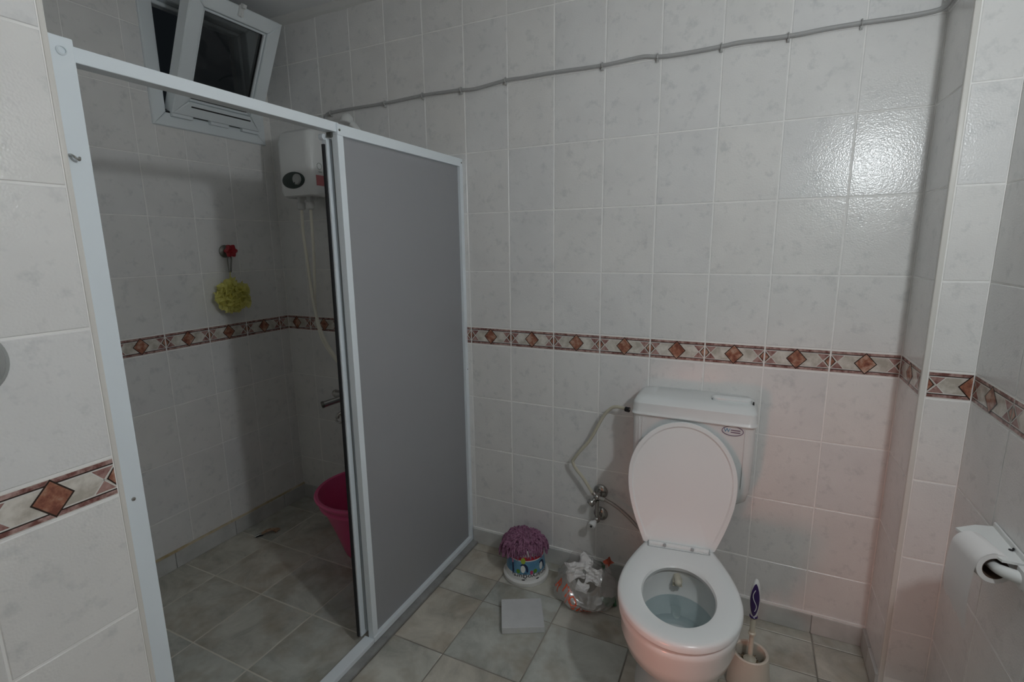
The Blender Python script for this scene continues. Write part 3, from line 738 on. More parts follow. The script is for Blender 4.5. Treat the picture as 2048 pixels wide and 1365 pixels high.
g = G(); g.tube([(-.66, -.06, .67), (-.68, -.10, .63), (-.715, -.13, .605), (-.722, -.135, .585)], .009, 10); P_('diverter_lever', g, 'chrome', tp, smooth=True)
g = G(); g.tube([(-.700 + .026 * cos(a), -.14 + .01 * sin(a), .585 + .016 * sin(a)) for a in [2 * pi * j / 16 for j in range(17)]], .006, 8, sub=1); P_('loop_handle', g, 'chrome', tp, smooth=True)

# ------------------------------------------------------------------ pink tub
tx, ty = -.455, -.255
tb = empty('wash_tub', (tx, ty, 0)); tag(tb, 'round pink plastic wash tub standing in the shower behind the screen', 'tub')
g = G(); g.lathe([(.0005, .012), (.095, .010), (.106, .0), (.112, .004), (.118, .020), (.150, .12), (.188, .225), (.205, .262), (.210, .262), (.212, .280), (.222, .300), (.231, .304), (.233, .312), (.228, .318), (.215, .316), (.207, .300), (.184, .22), (.146, .12), (.112, .022), (.0005, .018)], (tx, ty, 0), 'Z', 56)
P_('tub_wall', g, 'pink', tb, smooth=True)
g = G(); g.lathe([(.2135, .262), (.2150, .268), (.2150, .274), (.2130, .280)], (tx, ty, 0), 'Z', 56); P_('rim_band', g, 'pink', tb, smooth=True)
for a in (2.35, 2.35 + pi):
    c = Vector((tx, ty, .306)); d = Vector((cos(a), sin(a), 0)); t = Vector((-sin(a), cos(a), 0))
    g = G(); g.tube([c + d * .222 + t * .06, c + d * .246 + t * .05 + Vector((0, 0, .008)), c + d * .254 + Vector((0, 0, .012)), c + d * .246 - t * .05 + Vector((0, 0, .008)), c + d * .222 - t * .06], .009, 8); P_('handle', g, 'pink', tb, smooth=True)

# ------------------------------------------------------------------ scrap on the shower floor
sp = empty('broken_clip', (-1.02, -.37, 0)); tag(sp, 'small broken brown hair clip lying on the shower floor near the skirting', 'clip')
def strip(pts, wd, h):
    g = G(); rings = []
    for i, p in enumerate(pts):
        p = Vector(p); d = (Vector(pts[min(i + 1, len(pts) - 1)]) - Vector(pts[max(i - 1, 0)])).normalized(); n_ = Vector((-d.y, d.x, 0)).normalized() * wd / 2
        rings.append([p - n_, p + n_, p + n_ + Vector((0, 0, h)), p - n_ + Vector((0, 0, h))])
    return g.loft(rings)
P_('claw', strip([(-1.035, -.400, .006), (-1.022, -.385, .014), (-1.010, -.365, .016), (-.999, -.340, .008), (-.996, -.325, .003)], .020, .004), 'scrap', sp)
P_('claw', strip([(-1.046, -.372, .003), (-1.026, -.362, .010), (-1.005, -.352, .011), (-.985, -.350, .003)], .017, .004), 'scrap', sp)
P_('spring', G().tube([(-1.048, -.432, .004), (-1.041, -.415, .006), (-1.035, -.398, .010)], .0035, 6), 'dull_metal', sp)
P_('tooth', strip([(-1.040, -.428, .002), (-1.028, -.420, .006), (-1.020, -.405, .004)], .008, .003), 'print_black', sp)

# ------------------------------------------------------------------ toilet (turned a little to the right)
TR = radians(7.4)
to_ = empty('toilet', (.976, -.315, 0), TR); tag(to_, 'white floor standing toilet with seat down and lid raised', 'toilet')
def outline(n=72, sc_=1.0, off=0.0):
    """seat outline in local (x, L); L grows to the front"""
    pts = []; CL = .235
    for j in range(n):
        a = 2 * pi * j / n; dx, dl = cos(a), sin(a)
        if dl >= 0:
            r = 1 / sqrt((dx / (.178 + off)) ** 2 + (dl / (.215 + off)) ** 2)
        else:
            lo, hi = 0, .5
            for _ in range(30):
                m_ = (lo + hi) / 2; x = abs(dx) * m_; L = CL + dl * m_
                if L < -.022 - off: ins = False
                else: ins = x < .112 + off + .066 * sin(pi / 2 * max(0, min(1, (L + .022) / .257)))
                if ins: lo = m_
                else: hi = m_
            r = lo
        pts.append((dx * r * sc_, CL + dl * r * sc_))
    return pts
def ell(n, a, b, cl, p=2.0):
    return [(a * cos(2 * pi * j / n), cl + b * sin(2 * pi * j / n)) for j in range(n)]
N = 72
OUT = outline(N)
def ringz(pts, z): return [(x, -L, z) for x, L in pts]
def mixp(A_, B_, t): return [(a[0] + (b[0] - a[0]) * t, a[1] + (b[1] - a[1]) * t) for a, b in zip(A_, B_)]
HOLE = ell(N, .104, .137, .234)
ZS = .388
# seat
g = G(); zt = ZS + .026
g.loft([ringz(mixp(OUT, HOLE, .06), ZS), ringz(OUT, ZS + .005), ringz(OUT, ZS + .017), ringz(mixp(OUT, HOLE, .05), zt - .003), ringz(mixp(OUT, HOLE, .16), zt), ringz(mixp(OUT, HOLE, .80), zt - .002), ringz(mixp(OUT, HOLE, .95), zt - .006), ringz(HOLE, zt - .013), ringz(mixp(OUT, HOLE, .96), ZS), ringz(mixp(OUT, HOLE, .06), ZS)], 0, False, False)
g.build('seat', 'seat', to_, smooth=True)
# lid
HZ = ZS + .022; LT = radians(104.8)
dL = Vector((0, -cos(LT), sin(LT))); dN = Vector((0, -sin(LT), -cos(LT)))     # along the lid / out of its inner face
def lidp(pts, h, k=.925): return [Vector((x * 1.02, .012, HZ)) + dL * (L * k + .012) + dN * h for x, L in pts]
CEN = [(0, .23)] * N
g = G()
g.loft([lidp(mixp(OUT, CEN, .9), -.024), lidp(mixp(OUT, CEN, .35), -.022), lidp(mixp(OUT, CEN, .08), -.017), lidp(OUT, -.009), lidp(OUT, -.002), lidp(mixp(OUT, CEN, .012), .001), lidp(mixp(OUT, CEN, .075), .001), lidp(mixp(OUT, CEN, .10), -.004), lidp(mixp(OUT, CEN, .5), -.006), lidp(mixp(OUT, CEN, .9), -.006)])
g.build('lid', 'seat', to_, smooth=True)
g = G(); g.cyl((-.098, .004, HZ + .002), (.098, .004, HZ + .002), .010, 12); g.box((-.098, -.008, HZ - .016), (-.078, .02, HZ + .006), bev=.002); g.box((.078, -.008, HZ - .016), (.098, .02, HZ + .006), bev=.002)
hg = g.build('hinge', 'seat', to_, smooth=True)
for s_ in (-1, 1):
    g = G(); g.box((s_ * .099 - .002, -.016, HZ - .012), (s_ * .099 + .002, .012, HZ + .009)); b_ = g.build('hinge_gap', 'hinge_shade', hg)
    g = G(); g.cyl((s_ * .045, -.006, HZ + .012), (s_ * .045, -.012, HZ + .011), .005); g.build('hinge_screw', 'hinge_shade', hg)
g = G(); g.box((-.098, -.0175, HZ - .004), (.098, -.0150, HZ + .0045)); g.build('hinge_slot', 'hinge_shade', hg)
# bowl
g = G()
RIM = outline(N, 1.0, -.010)
INN = ell(N, .118, .152, .234)
PED = lambda a, b, cl: [(a * cos(2 * pi * j / N), cl + b * sin(2 * pi * j / N)) for j in range(N)]
out_rings = [ringz(PED(.122, .205, .125), 0), ringz(PED(.116, .198, .125), .02), ringz(PED(.098, .172, .120), .09), ringz(PED(.098, .168, .125), .15), ringz(PED(.118, .185, .150), .20),
             ringz(mixp(PED(.150, .205, .19), RIM, .45), .255), ringz(mixp(PED(.166, .215, .21), RIM, .75), .305), ringz(RIM, .345), ringz(outline(N, 1.0, -.004), .362), ringz(outline(N, 1.0, -.004), .378), ringz(RIM, ZS - .003), ringz(mixp(RIM, INN, .85), ZS - .003),
             ringz(INN, .375), ringz(ell(N, .122, .157, .236), .355), ringz(ell(N, .117, .151, .238), .30), ringz(ell(N, .098, .124, .250), .235), ringz(ell(N, .070, .088, .262), .19), ringz(ell(N, .030, .040, .270), .165)]
g.loft(out_rings, 0, True, True); g.build('bowl', 'ceramic', to_, smooth=True, auto=55)
g = G(); g.loft([ringz(PED(.105, .14, -.13), 0), ringz(PED(.095, .14, -.13), .18), ringz(PED(.110, .155, -.13), .30), ringz(PED(.118, .16, -.13), .372), ringz(PED(.110, .152, -.13), .380)]); g.build('rear_foot', 'ceramic', to_, smooth=True, auto=50)
g = G(); W0 = ell(N, .1165, .1505, .238); g.loft([ringz(W0, .2975), ringz(W0, .2970)], 0, True, True); g.build('water', 'water', to_)
# washlet nozzle under the rim
g = G(); g.cyl((-.002, -.078, .362), (.002, -.108, .356), .0115, 12); g.sphere((.002, -.108, .356), .012, u=12, v=8); g.box((-.012, -.086, .343), (.012, -.106, .356), bev=.003); g.build('bidet_nozzle', 'cream_plastic', to_, smooth=True)

# ------------------------------------------------------------------ cistern
ci = empty('cistern', (.98, 0, .55)); tag(ci, 'white plastic cistern on the wall behind the raised toilet lid', 'cistern')
cx0, cx1, cy1 = .772, 1.190, -.166
mx, hw, my, hd = (cx0 + cx1) / 2, (cx1 - cx0) / 2, (cy1 - .002) / 2, (-.002 - cy1) / 2
g = G(); rings = []
for z, kx, kd, rad in ((.505, .80, .62, .03), (.510, .84, .70, .035), (.535, .925, .88, .035), (.58, .965, .96, .03), (.70, .985, .99, .026), (.826, .99, 1.0, .024)):
    rings.append(rect_ring(mx, -.002 - hd * kd, hw * kx, hd * kd, rad, z, 5))
g.loft(rings); P_('tank', g, 'cistern', ci, smooth=True)
for x in (cx0 + .028, cx0 + .040, cx1 - .034): P_('moulded_rib', G().box((x - .0012, cy1 - .0022, .60), (x + .0012, cy1 + .004, .815), bev=.0008), 'cistern', ci)
g = G(); rings = []
for z, kx, dd, rad in ((.822, 1.012, .006, .026), (.827, 1.018, .009, .028), (.832, 1.010, .006, .028), (.837, 1.004, .003, .028), (.860, 1.0, .002, .028), (.867, .998, .001, .03), (.871, .985, -.004, .03), (.883, .955, -.016, .03), (.888, .90, -.03, .028), (.890, .7, -.05, .02)):
    d_ = hd + dd / 2; rings.append(rect_ring(mx, -.002 - d_, hw * kx, d_, min(rad, d_ * .9), z, 5))
g.loft(rings); tl = P_('tank_lid', g, 'cistern', ci, smooth=True)
g = G(); g.loft([rect_ring(1.105, -.085, .066, .024, .022, 0.883, 5), rect_ring(1.105, -.085, .066, .024, .022, 0.899, 5), rect_ring(1.105, -.085, .060, .018, .017, 0.904, 5)]); fb = P_('flush_button', g, 'cistern', ci, smooth=True)
for x in (1.043, 1.176): P_('button_slot', G().box((x - .0025, -.100, .881), (x + .0025, -.086, .893)), 'dark_hole', ci)
lg = G(); lx, lz, ly = 1.117, .805, cy1 - .0012
lg.tube([(lx + .0335 * cos(a), ly, lz + .0165 * sin(a) - .06 * 0) for a in [2 * pi * j / 40 for j in range(41)]], .0011, 5, sub=1)
for k in range(2): lg.box((lx - .006, ly - .0006, lz + .002 - .008 * k), (lx + .024, ly + .001, lz + .0045 - .008 * k))
P_('oval_emblem', lg, 'logo_purple', ci)
g = G(); vs, fs = text_geo('W', .020)
g.add([(lx - .018 + v.x, ly - .0008, lz + .001 + v.y) for v in vs], fs); P_('emblem_letter', g, 'logo_blue', ci)
# inlet on the left side
g = G(); g.cyl((cx0 + .01, -.075, .800), (cx0 - .012, -.072, .800), .011); P_('inlet', g, 'brass', ci, smooth=True)
g = G(); g.cyl((cx0 + .004, -.075, .800), (cx0 - .002, -.075, .800), .016, 6); P_('inlet_nut', g, 'dull_metal', ci)
hs = empty('cistern_hose', (.60, -.04, .42)); tag(hs, 'kinked cream water hose from the wall valve to the cistern', 'hose')
g = G(); g.tube([(.742, -.068, .801), (.715, -.060, .803), (.672, -.050, .797), (.632, -.045, .750), (.582, -.045, .648), (.534, -.05, .582), (.512, -.05, .548), (.507, -.05, .535), (.518, -.05, .510), (.554, -.05, .469), (.585, -.05, .425), (.597, -.047, .402)], .0068, 10); P_('tube', g, 'hose_clear', hs, smooth=True)
P_('clamp', G().cyl((.742, -.068, .801), (.726, -.064, .8015), .0098, 16), 'black', hs, smooth=True)
# ------------------------------------------------------------------ angle valves
def angle_valve(c, label, kb, mat):
    e = empty('angle_valve', c); tag(e, label, 'valve', 'chrome angle valves on the back wall'); c = Vector(c)
    g = G(); g.lathe([(.031, 0), (.031, -.004), (.026, -.010), (.012, -.014)], c, 'Y', 24, 0, True, True); P_('rosette', g, 'chrome', e, smooth=True)
    g = G(); g.cyl(c, c + Vector((-.004, -.052, -.004)), .0105); g.sphere(c + Vector((-.004, -.05, -.004)), .0145); P_('body', g, 'chrome', e, smooth=True)
    g = G(); q = c + Vector(kb); g.cyl(c + Vector((-.004, -.05, -.004)), q, .008); d = (q - c - Vector((-.004, -.05, -.004))).normalized(); g.lathe([(.015, -.004), (.0165, 0), (.0165, .012), (.013, .016), (.0005, .016)], q, d, 10); P_('handle', g, mat, e, smooth=True)
    return e
v1 = angle_valve((.618, 0, .400), 'upper chrome angle valve feeding the cream hose', (-.020, -.066, -.022), 'chrome')
P_('outlet', G().cyl((.612, -.05, .396), (.598, -.047, .412), .009), 'chrome', v1, smooth=True)
P_('outlet', G().cyl((.616, -.05, .394), (.650, -.052, .392), .009), 'chrome', v1, smooth=True)
v2 = angle_valve((.620, 0, .297), 'lower chrome angle valve with white cap', (-.012, -.076, -.012), 'white_plastic')
P_('riser', G().cyl((.616, -.048, .381), (.616, -.048, .300), .0085), 'chrome', v2, smooth=True)
g = G(); g.cyl((.6045, -.092, .2815), (.604, -.0955, .281), .0045); P_('cap_hole', g, 'black', v2)
thing_mesh('bidet_hose', G().tube([(.648, -.052, .392), (.69, -.055, .378), (.74, -.06, .350), (.79, -.075, .318), (.838, -.10, .300)], .0072, 10), 'braided', 'braided grey hose running from the valve behind the toilet', 'hose', smooth=True)

# ------------------------------------------------------------------ yoghurt bucket standing upside down, mop on top
bx, by = .318, -.122
BR = lambda z: .0905 - (z - .022) * .125
bk = empty('yoghurt_bucket', (bx, by, 0)); tag(bk, 'white and blue yoghurt bucket standing upside down by the wall', 'bucket')
g = G(); g.lathe([(.094, .003), (.0985, .0), (.1005, .004), (.1005, .018), (.097, .022), (BR(.024), .024), (BR(.052), .052)], (bx, by, 0), 'Z', 48, 0)
g.lathe([(BR(.052), .052), (BR(.108), .108)], (bx, by, 0), 'Z', 48, 1)
g.lathe([(BR(.108), .108), (BR(.112), .112)], (bx, by, 0), 'Z', 48, 0)
g.lathe([(BR(.112), .112), (BR(.128), .128)], (bx, by, 0), 'Z', 48, 2)
g.lathe([(BR(.128), .128), (BR(.148), .148), (.070, .152), (.0005, .152)], (bx, by, 0), 'Z', 48, 0)
P_('shell', g, ['bucket_white', 'bucket_blue', 'bucket_red'], bk, smooth=True)
A0 = math.atan2(-1.968 - by, 1.139 - bx)        # direction towards the room
def onb(s_, z, lift=.0006):
    """s_ metres to the right of the bucket's front line, height z"""
    a = A0 + s_ / BR(z); r = BR(z) + lift
    return (bx + r * cos(a), by + r * sin(a), z)
def patch(name, poly, mat, lift):
    g = G(); n = len(poly); c = (sum(p[0] for p in poly) / n, sum(p[1] for p in poly) / n)
    inner = [((p[0] + c[0]) / 2, (p[1] + c[1]) / 2) for p in poly]
    vs = [onb(*p, lift) for p in poly] + [onb(*p, lift) for p in inner] + [onb(*c, lift)]
    fs = [(j, (j + 1) % n, n + (j + 1) % n, n + j) for j in range(n)] + [(n + j, n + (j + 1) % n, 2 * n) for j in range(n)]
    g.add(vs, fs); return P_(name, g, mat, bk)
def oval(s0, z0, a, b, n=20, f=None): return [(s0 + a * cos(2 * pi * j / n), z0 + b * sin(2 * pi * j / n)) for j in range(n)]
for s0 in (-.010, .076):
    arch = [(s0 - .016, .092), (s0 - .004, .100), (s0 + .008, .098), (s0 + .017, .088), (s0 + .020, .074), (s0 + .019, .062), (s0 + .012, .062), (s0 + .012, .074), (s0 + .008, .084), (s0, .090)]
    patch('printed_arch', arch, 'bucket_navy', .0008); patch('printed_fruit', oval(s0 - .003, .076, .010, .016), 'bucket_white', .0012)
for s0, m_ in ((-.034, 'bucket_green'), (.041, 'bucket_green')): patch('printed_leaf', oval(s0, .064, .009, .009), m_, .001)
patch('printed_berry', oval(.024, .060, .007, .009), 'bucket_pink', .001)
patch('printed_leaf', oval(-.012, .112, .010, .014), 'bucket_lime', .0012)
patch('printed_berry', oval(-.034, .119, .012, .007), 'bucket_red', .001)
patch('printed_swirl', [(-.072, .128), (-.064, .128), (-.057, .095), (-.054, .060), (-.062, .040), (-.064, .060), (-.066, .095)], 'bucket_navy', .001)
g = G()
for body, sc0, z0 in (('yoğurt', -.008, .0445), ('pınar', .075, .0445)):
    vs, fs = text_geo(body, .036, .006)
    g.add([onb(sc0 - v.x * .95, z0 - v.y * .72, .001) for v in vs], fs)
P_('printed_name', g, 'print_black', bk)
for s0 in (-.012, .052): patch('printed_mark', oval(s0, .029, .008, .0026, 12), 'print_black', .001)
mp = empty('mop_head', (bx - .01, by, .15)); tag(mp, 'purple chenille mop head draped over the upturned bucket', 'mop')
g = G().sphere((bx - .006, by + .006, .152), .080, sc=(1.0, .92, .34), u=28, v=14); g.v = [(x, y, max(z, .1535)) for x, y, z in g.v]; P_('pad', g, 'mop', mp, smooth=True)
g = G(); mr_ = random.Random(11)
for k in range(620):
    a = mr_.uniform(0, 2 * pi); t = sqrt(mr_.random()); rr_ = (.080 + .010 * sin(3 * a + 1)) * t
    top = Vector((bx - .006 + rr_ * cos(a), by + .006 + rr_ * sin(a) * .92, .152 + .026 * sqrt(max(0, 1 - t * t)) + mr_.uniform(-.003, .004)))
    o_ = Vector((cos(a), sin(a), 0)); L = mr_.uniform(.018, .032); tw = Vector((-sin(a), cos(a), 0)) * mr_.uniform(-.013, .013)
    left = max(0, cos(a - (A0 - pi / 2 - .35)))
    if t > .70 - .1 * left:      # hanging fringe
        L2 = L * (1.15 + 1.0 * left)
        p = [top, top + o_ * L2 * .40 + tw + Vector((0, 0, .003)), top + o_ * L2 * .62 + tw * 1.6 + Vector((0, 0, -L2 * .45)), top + o_ * L2 * .62 + tw * 2 + Vector((0, 0, -L2 * 1.0))]
    else:
        p = [top, top + Vector((0, 0, mr_.uniform(.006, .014))) + o_ * L * .25 + tw, top + Vector((0, 0, mr_.uniform(.004, .013))) + o_ * L * .6 + tw * 1.6, top + Vector((0, 0, mr_.uniform(-.002, .008))) + o_ * L * .8 + tw * 2]
    p = [Vector((q.x, min(q.y, -.012), q.z)) for q in p]
    g.tube(p, .0035, 5, sub=2)
st = P_('strands', g, 'mop', mp, smooth=True); st['kind'] = 'stuff'

# ------------------------------------------------------------------ loose marble square on the floor
g = G(); g.box((-.081, -.079, .0), (.081, .079, .026), bev=.0022)
o = g.build('marble_square', 'marble_grey', None); o.location = (.417, -.385, .0005); o.rotation_euler = (0, 0, radians(27.0)); tag(o, 'loose square slab of pale grey marble lying on the floor', 'slab')

# ------------------------------------------------------------------ plastic bag with tissues
gx, gy = .600, -.150
bg = empty('plastic_bag', (gx, gy, 0)); tag(bg, 'crumpled clear plastic bag with red lettering used as a waste bag', 'bag')
def bagp(a, t, lift=0.0):
    """a = angle, t = 0 bottom .. 1 mouth"""
    q = Vector((cos(a) * 1.6, sin(a) * 1.6, t * 2.2))
    n1 = noise.noise(q * 1.3 + Vector((3, 1, 4))); n2 = noise.noise(q * 4.2 + Vector((8, 2, 1)))
    r = (.100 + .026 * sin(min(t, .75) / .75 * pi)) * (1 + .16 * n1 + .055 * n2)
    if t > .75: r *= 1 - .20 * (t - .75) / .25
    h = .115 + .030 * sin(a * 2 + .6) + .018 * sin(a * 3 + 2) + .055 * max(0, cos(a - 2.2)) ** 3
    z = h * (t ** 1.2) + .004 * n2
    r += lift
    return Vector((gx + r * 1.05 * cos(a), min(gy + r * sin(a), -.012), max(.002, z)))
NA, NT = 72, 22
g = G(); g.loft([[bagp(2 * pi * j / NA, .0 + i / NT) * 1.0 for j in range(NA)] for i in range(NT + 1)], 0, True, False)
o = P_('film', g, 'bag', bg, smooth=True)
A1 = math.atan2(-1.968 - gy, 1.139 - gx)
g = G()
for body, s0, t0, size, rot in (('R', -.125, .52, .050, .5), ('ITO', -.062, .56, .040, .3), ('NIŞ', -.030, .30, .060, .35), ('SAN', .022, .155, .046, .35)):
    vs, fs = text_geo(body, size, .01)
    for_v = []
    for v in vs:
        x = v.x * cos(rot) + v.y * sin(rot); y = -v.x * sin(rot) + v.y * cos(rot)
        for_v.append(bagp(A1 + (s0 + x) / .115, max(.03, min(.98, t0 + y / .125)), .0012))
    g.add(for_v, fs)
P_('printed_lettering', g, 'red_print', bg)
def crumple(name, c, size, seed, label, rot, up=.5):
    bm = bmesh.new(); bmesh.ops.create_grid(bm, x_segments=9, y_segments=9, size=size / 2)
    m_ = Matrix.Rotation(rot[2], 3, 'Z') @ Matrix.Rotation(rot[0], 3, 'X') @ Matrix.Rotation(rot[1], 3, 'Y')
    for v in bm.verts:
        n_ = noise.noise(Vector((v.co.x * 28 + seed, v.co.y * 28, seed * 2.3))); n2 = noise.noise(Vector((v.co.x * 60 + seed, v.co.y * 60, seed)))
        fold = abs(((v.co.x * cos(seed) + v.co.y * sin(seed)) / size * 3.3 + seed) % 1 - .5)
        v.co.z = size * (.42 * n_ + .16 * n2 + .30 * fold); v.co.x *= 1 + .35 * n2; v.co.y *= .8 + .5 * n_
        v.co = m_ @ v.co
    bmesh.ops.solidify(bm, geom=list(bm.faces), thickness=.0008)
    g = G(); g.bm(bm)
    o = g.build(name, 'tissue', None, loc=c); tag(o, label, 'tissue', 'crumpled tissues in the bag'); return o
crumple('tissue', (.555, -.160, .105), .080, 1.3, 'large folded white tissue at the left in the plastic bag', (1.0, .15, .5))
crumple('tissue', (.592, -.120, .125), .065, 2.7, 'white tissue at the back of the plastic bag, highest of them', (.7, -.3, -.3))
crumple('tissue', (.640, -.165, .105), .072, 4.1, 'pointed white tissue at the right in the plastic bag', (.9, -.25, .2))
crumple('tissue', (.603, -.205, .070), .050, 5.2, 'small white tissue low at the front of the plastic bag', (.4, .1, .1))
def wrapper(c, size, seed, mat, label, flat):
    bm = bmesh.new(); bmesh.ops.create_grid(bm, x_segments=8, y_segments=5, size=size / 2)
    m_ = Matrix.Rotation(seed, 3, 'Z')
    for v in bm.verts:
        v.co.y *= .55; v.co.z = size * (.30 * noise.noise(Vector((v.co.x * 50 + seed, v.co.y * 60, seed))) + .12)
        if not flat: v.co = Matrix.Rotation(1.1, 3, 'X') @ v.co
        v.co = m_ @ v.co
    zmin = min(v.co.z for v in bm.verts)
    for v in bm.verts: v.co.z -= zmin
    bmesh.ops.solidify(bm, geom=list(bm.faces), thickness=.0008)
    g = G(); g.bm(bm); return tag(g.build('wrapper', mat, None, loc=c, smooth=True), label, 'wrapper')
wrapper((.705, -.170, .002), .060, .45, 'leaf_green', 'shiny dark green wrapper on the floor between bag and toilet', True)
wrapper((.672, -.075, .112), .050, 1.2, 'leaf_red', 'small red wrapper sticking out at the back of the bag', False)
wrapper((.652, -.088, .090), .048, 2.2, 'leaf_green', 'small green wrapper beside the red one in the bag', False)

# ------------------------------------------------------------------ toilet brush and holder
qx, qy = 1.220, -.350
hd_ = empty('brush_holder', (qx, qy, 0)); tag(hd_, 'cream plastic toilet brush holder on the floor right of the toilet', 'brush holder')
g = G(); g.lathe([(.0005, 0), (.062, 0), (.066, .004), (.064, .03), (.058, .09), (.0545, .118), (.0545, .124), (.051, .127), (.0455, .124), (.043, .110), (.050, .02), (.0005, .015)], (qx, qy, 0), 'Z', 40); P_('cup', g, 'holder_plastic', hd_, smooth=True)
br = empty('toilet_brush', (qx, qy, .03)); tag(br, 'toilet brush with purple inlaid white handle standing in its holder', 'toilet brush')
g = G(); mb = random.Random(5)
for k in range(260):
    a = mb.uniform(0, 2 * pi); r1 = mb.uniform(.012, .040); z = mb.uniform(.03, .092)
    g.tube([(qx, qy, z), (qx + r1 * cos(a), qy + r1 * sin(a), z + mb.uniform(-.004, .012))], .0012, 4, sub=1)
g.sphere((qx, qy, .064), .034, sc=(1, 1, .9), u=16, v=10)
o = P_('bristles', g, 'bristle', br); o['kind'] = 'stuff'
g = G(); g.lathe([(.0005, .088), (.019, .092), (.020, .098), (.012, .106), (.0075, .112), (.007, .185), (.0075, .19), (.012, .192), (.012, .197), (.0085, .200), (.0085, .252), (.012, .254)], (qx, qy, 0), 'Z', 20); P_('stem', g, 'cream_plastic', br, smooth=True)
hr = [(.009, .254), (.0098, .262), (.0125, .280), (.0150, .305), (.0155, .325), (.0140, .350), (.0105, .372), (.0060, .386), (.0006, .391)]
g = G(); g.lathe(hr, (qx, qy, 0), 'Z', 24, 0, True, False)
ph_ = P_('handle', g, 'white_plastic', br, smooth=True)
# purple inlay facing the room
AH = math.atan2(-1.968 - qy, 1.139 - qx)
def hr_at(z):
    for (r0, z0), (r1, z1) in zip(hr, hr[1:]):
        if z0 <= z <= z1: return r0 + (r1 - r0) * (z - z0) / (z1 - z0)
    return .01
g = G(); rows_ = []
for i in range(19):
    z = .264 + (.378 - .264) * i / 18; hwid = .95 * sqrt(max(0.0, 1 - ((z - .318) / (.0545 if z < .318 else .0605)) ** 2))
    rows_.append([(qx + (hr_at(z) + .0008) * cos(AH + u * hwid), qy + (hr_at(z) + .0008) * sin(AH + u * hwid), z) for u in (-1, -.6, -.2, .2, .6, 1)])
g.loft(rows_, 0, False, False, closed=False); P_('purple_inlay', g, 'handle_purple', br, smooth=True)
g = G(); g.lathe([(.0100, .253), (.0125, .2555), (.0125, .2585), (.0100, .261)], (qx, qy, 0), 'Z', 20); P_('collar', g, 'handle_purple', br, smooth=True)
g = G(); g.tube([(qx + (hr_at(z) + .0012) * cos(AH + .38 * sin((z - .28) * 80)), qy + (hr_at(z) + .0012) * sin(AH + .38 * sin((z - .28) * 80)), z) for z in [.284 + .0062 * k for k in range(13)]], .0013, 5, sub=2); P_('white_swirl', g, 'white_plastic', br)

# ------------------------------------------------------------------ paper holder and roll on the right wall
ph = empty('paper_holder', (XR, -.57, .74)); tag(ph, 'white plastic toilet paper holder screwed to the right wall', 'paper holder')
g = G(); g.loft([[(1.622, -.522, .757), (1.668, -.488, .757), (1.709, -.478, .757), (1.709, -.640, .757), (1.668, -.640, .757)], [(1.622, -.522, .763), (1.668, -.488, .763), (1.709, -.478, .763), (1.709, -.640, .763), (1.668, -.640, .763)]]); P_('cover_plate', g, 'white_plastic', ph)
P_('wall_plate', G().box((1.7045, -.645, .700), (1.7095, -.478, .775), bev=.003), 'white_plastic', ph)
screw((1.7035, -.590, .768), (-1, 0, 0), .003, 'black', ph, 'screw_hole')
g = G(); g.cyl((1.700, -.588, .7635), (1.700, -.588, .7645), .0045); P_('screw_hole', g, 'black', ph)
g = G(); g.tube([(1.706, -.668, .742), (1.696, -.662, .740), (1.680, -.648, .738), (1.668, -.632, .736), (1.661, -.600, .734), (1.651, -.548, .732)], lambda t: .0155 - .006 * t, 12); P_('arm', g, 'white_plastic', ph, smooth=True)
P_('arm_foot', G().box((1.690, -.690, .722), (1.709, -.645, .762), bev=.005), 'white_plastic', ph, smooth=True)
tr = empty('toilet_paper_roll', (1.645, -.58, .70)); tag(tr, 'nearly used up toilet paper roll with a hanging torn sheet', 'toilet roll')
a_ = Vector((1.6475, -.535, .7315)); b_ = Vector((1.664, -.630, .7335)); axr = (b_ - a_); LR = axr.length
g = G(); g.lathe([(.0245, 0), (.0345, 0), (.0355, .002), (.0355, LR - .002), (.0345, LR), (.0245, LR)], a_, axr, 40); P_('paper', g, 'tissue', tr, smooth=True, auto=30)
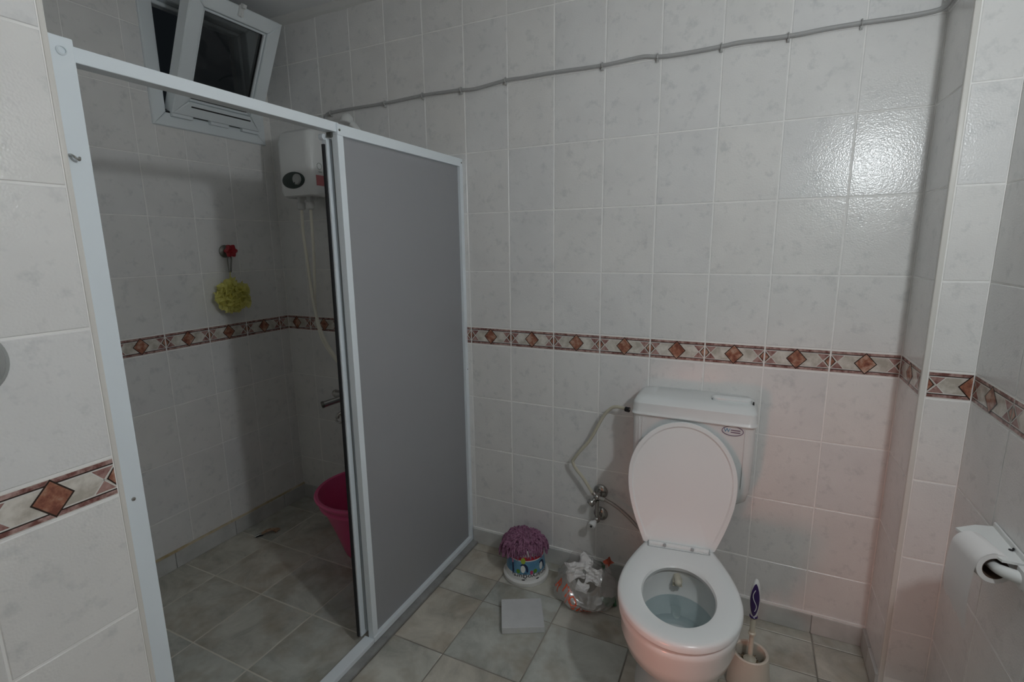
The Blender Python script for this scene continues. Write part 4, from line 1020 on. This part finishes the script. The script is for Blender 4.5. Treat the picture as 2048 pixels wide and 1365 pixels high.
g = G(); g.lathe([(.0245, LR - .0005), (.0230, LR - .0005), (.0230, .0005), (.0245, .0005)], a_, axr, 40); P_('card_core', g, 'paper_core', tr, smooth=True)
axn = axr.normalized(); side = Vector((axn.y, -axn.x, 0)).normalized()
if side.x > 0: side = -side
g = G(); rowsS = []; NS = 22
for i in range(NS + 1):
    t = i / NS; row = []
    for j in range(9):
        u = j / 8; bot = .165 - .050 * (1 - u) * 1.0 + .006 * sin(u * 17)
        s_ = t * (.055 + bot)
        if s_ < .055:
            an = pi / 2 - (s_ / .055) * (pi / 2); p = a_ + axn * (LR * u) + side * (.0365 * cos(an)) + Vector((0, 0, .0365 * sin(an)))
        else:
            d_ = s_ - .055; p = a_ + axn * (LR * (u + (.10 * (d_ / .15) if u < .5 else 0) * (1 - u))) + side * (.0365 + .006 * sin(d_ * 22) * (1 - .4 * u)) + Vector((0, 0, -d_))
        row.append(p)
    rowsS.append(row)
g.loft(rowsS, 0, False, False, closed=False); P_('hanging_sheet', g, 'tissue', tr, smooth=True)

# ------------------------------------------------------------------ round fixture cut by the left picture edge
rk = empty('round_switch', (XP, -1.655, 1.27)); tag(rk, 'smooth pale round wall fixture cut off by the left picture edge', 'fixture')
g = G(); g.lathe([(.052, 0), (.052, .008), (.046, .018), (.028, .026), (.0005, .028)], (XP, -1.652, 1.268), 'X', 40, 0, True, False); P_('cap', g, 'knob_grey', rk, smooth=True)
g = G(); g.lathe([(.058, 0), (.058, .004), (.054, .006)], (XP, -1.652, 1.268), 'X', 40, 0, True, True); P_('base_ring', g, 'knob_grey', rk, smooth=True)

# ------------------------------------------------------------------ wall lamp (out of the frame, on the right wall)
wl = empty('wall_lamp', (XR, LAMP_POS[1], LAMP_POS[2])); tag(wl, 'bare bulb wall lamp on the right wall beyond the picture', 'lamp')
g = G(); g.lathe([(.045, 0), (.045, -.008), (.02, -.012)], (XR, LAMP_POS[1], LAMP_POS[2]), 'X', 24, 0, True, True); P_('socket', g, 'white_plastic', wl, smooth=True)
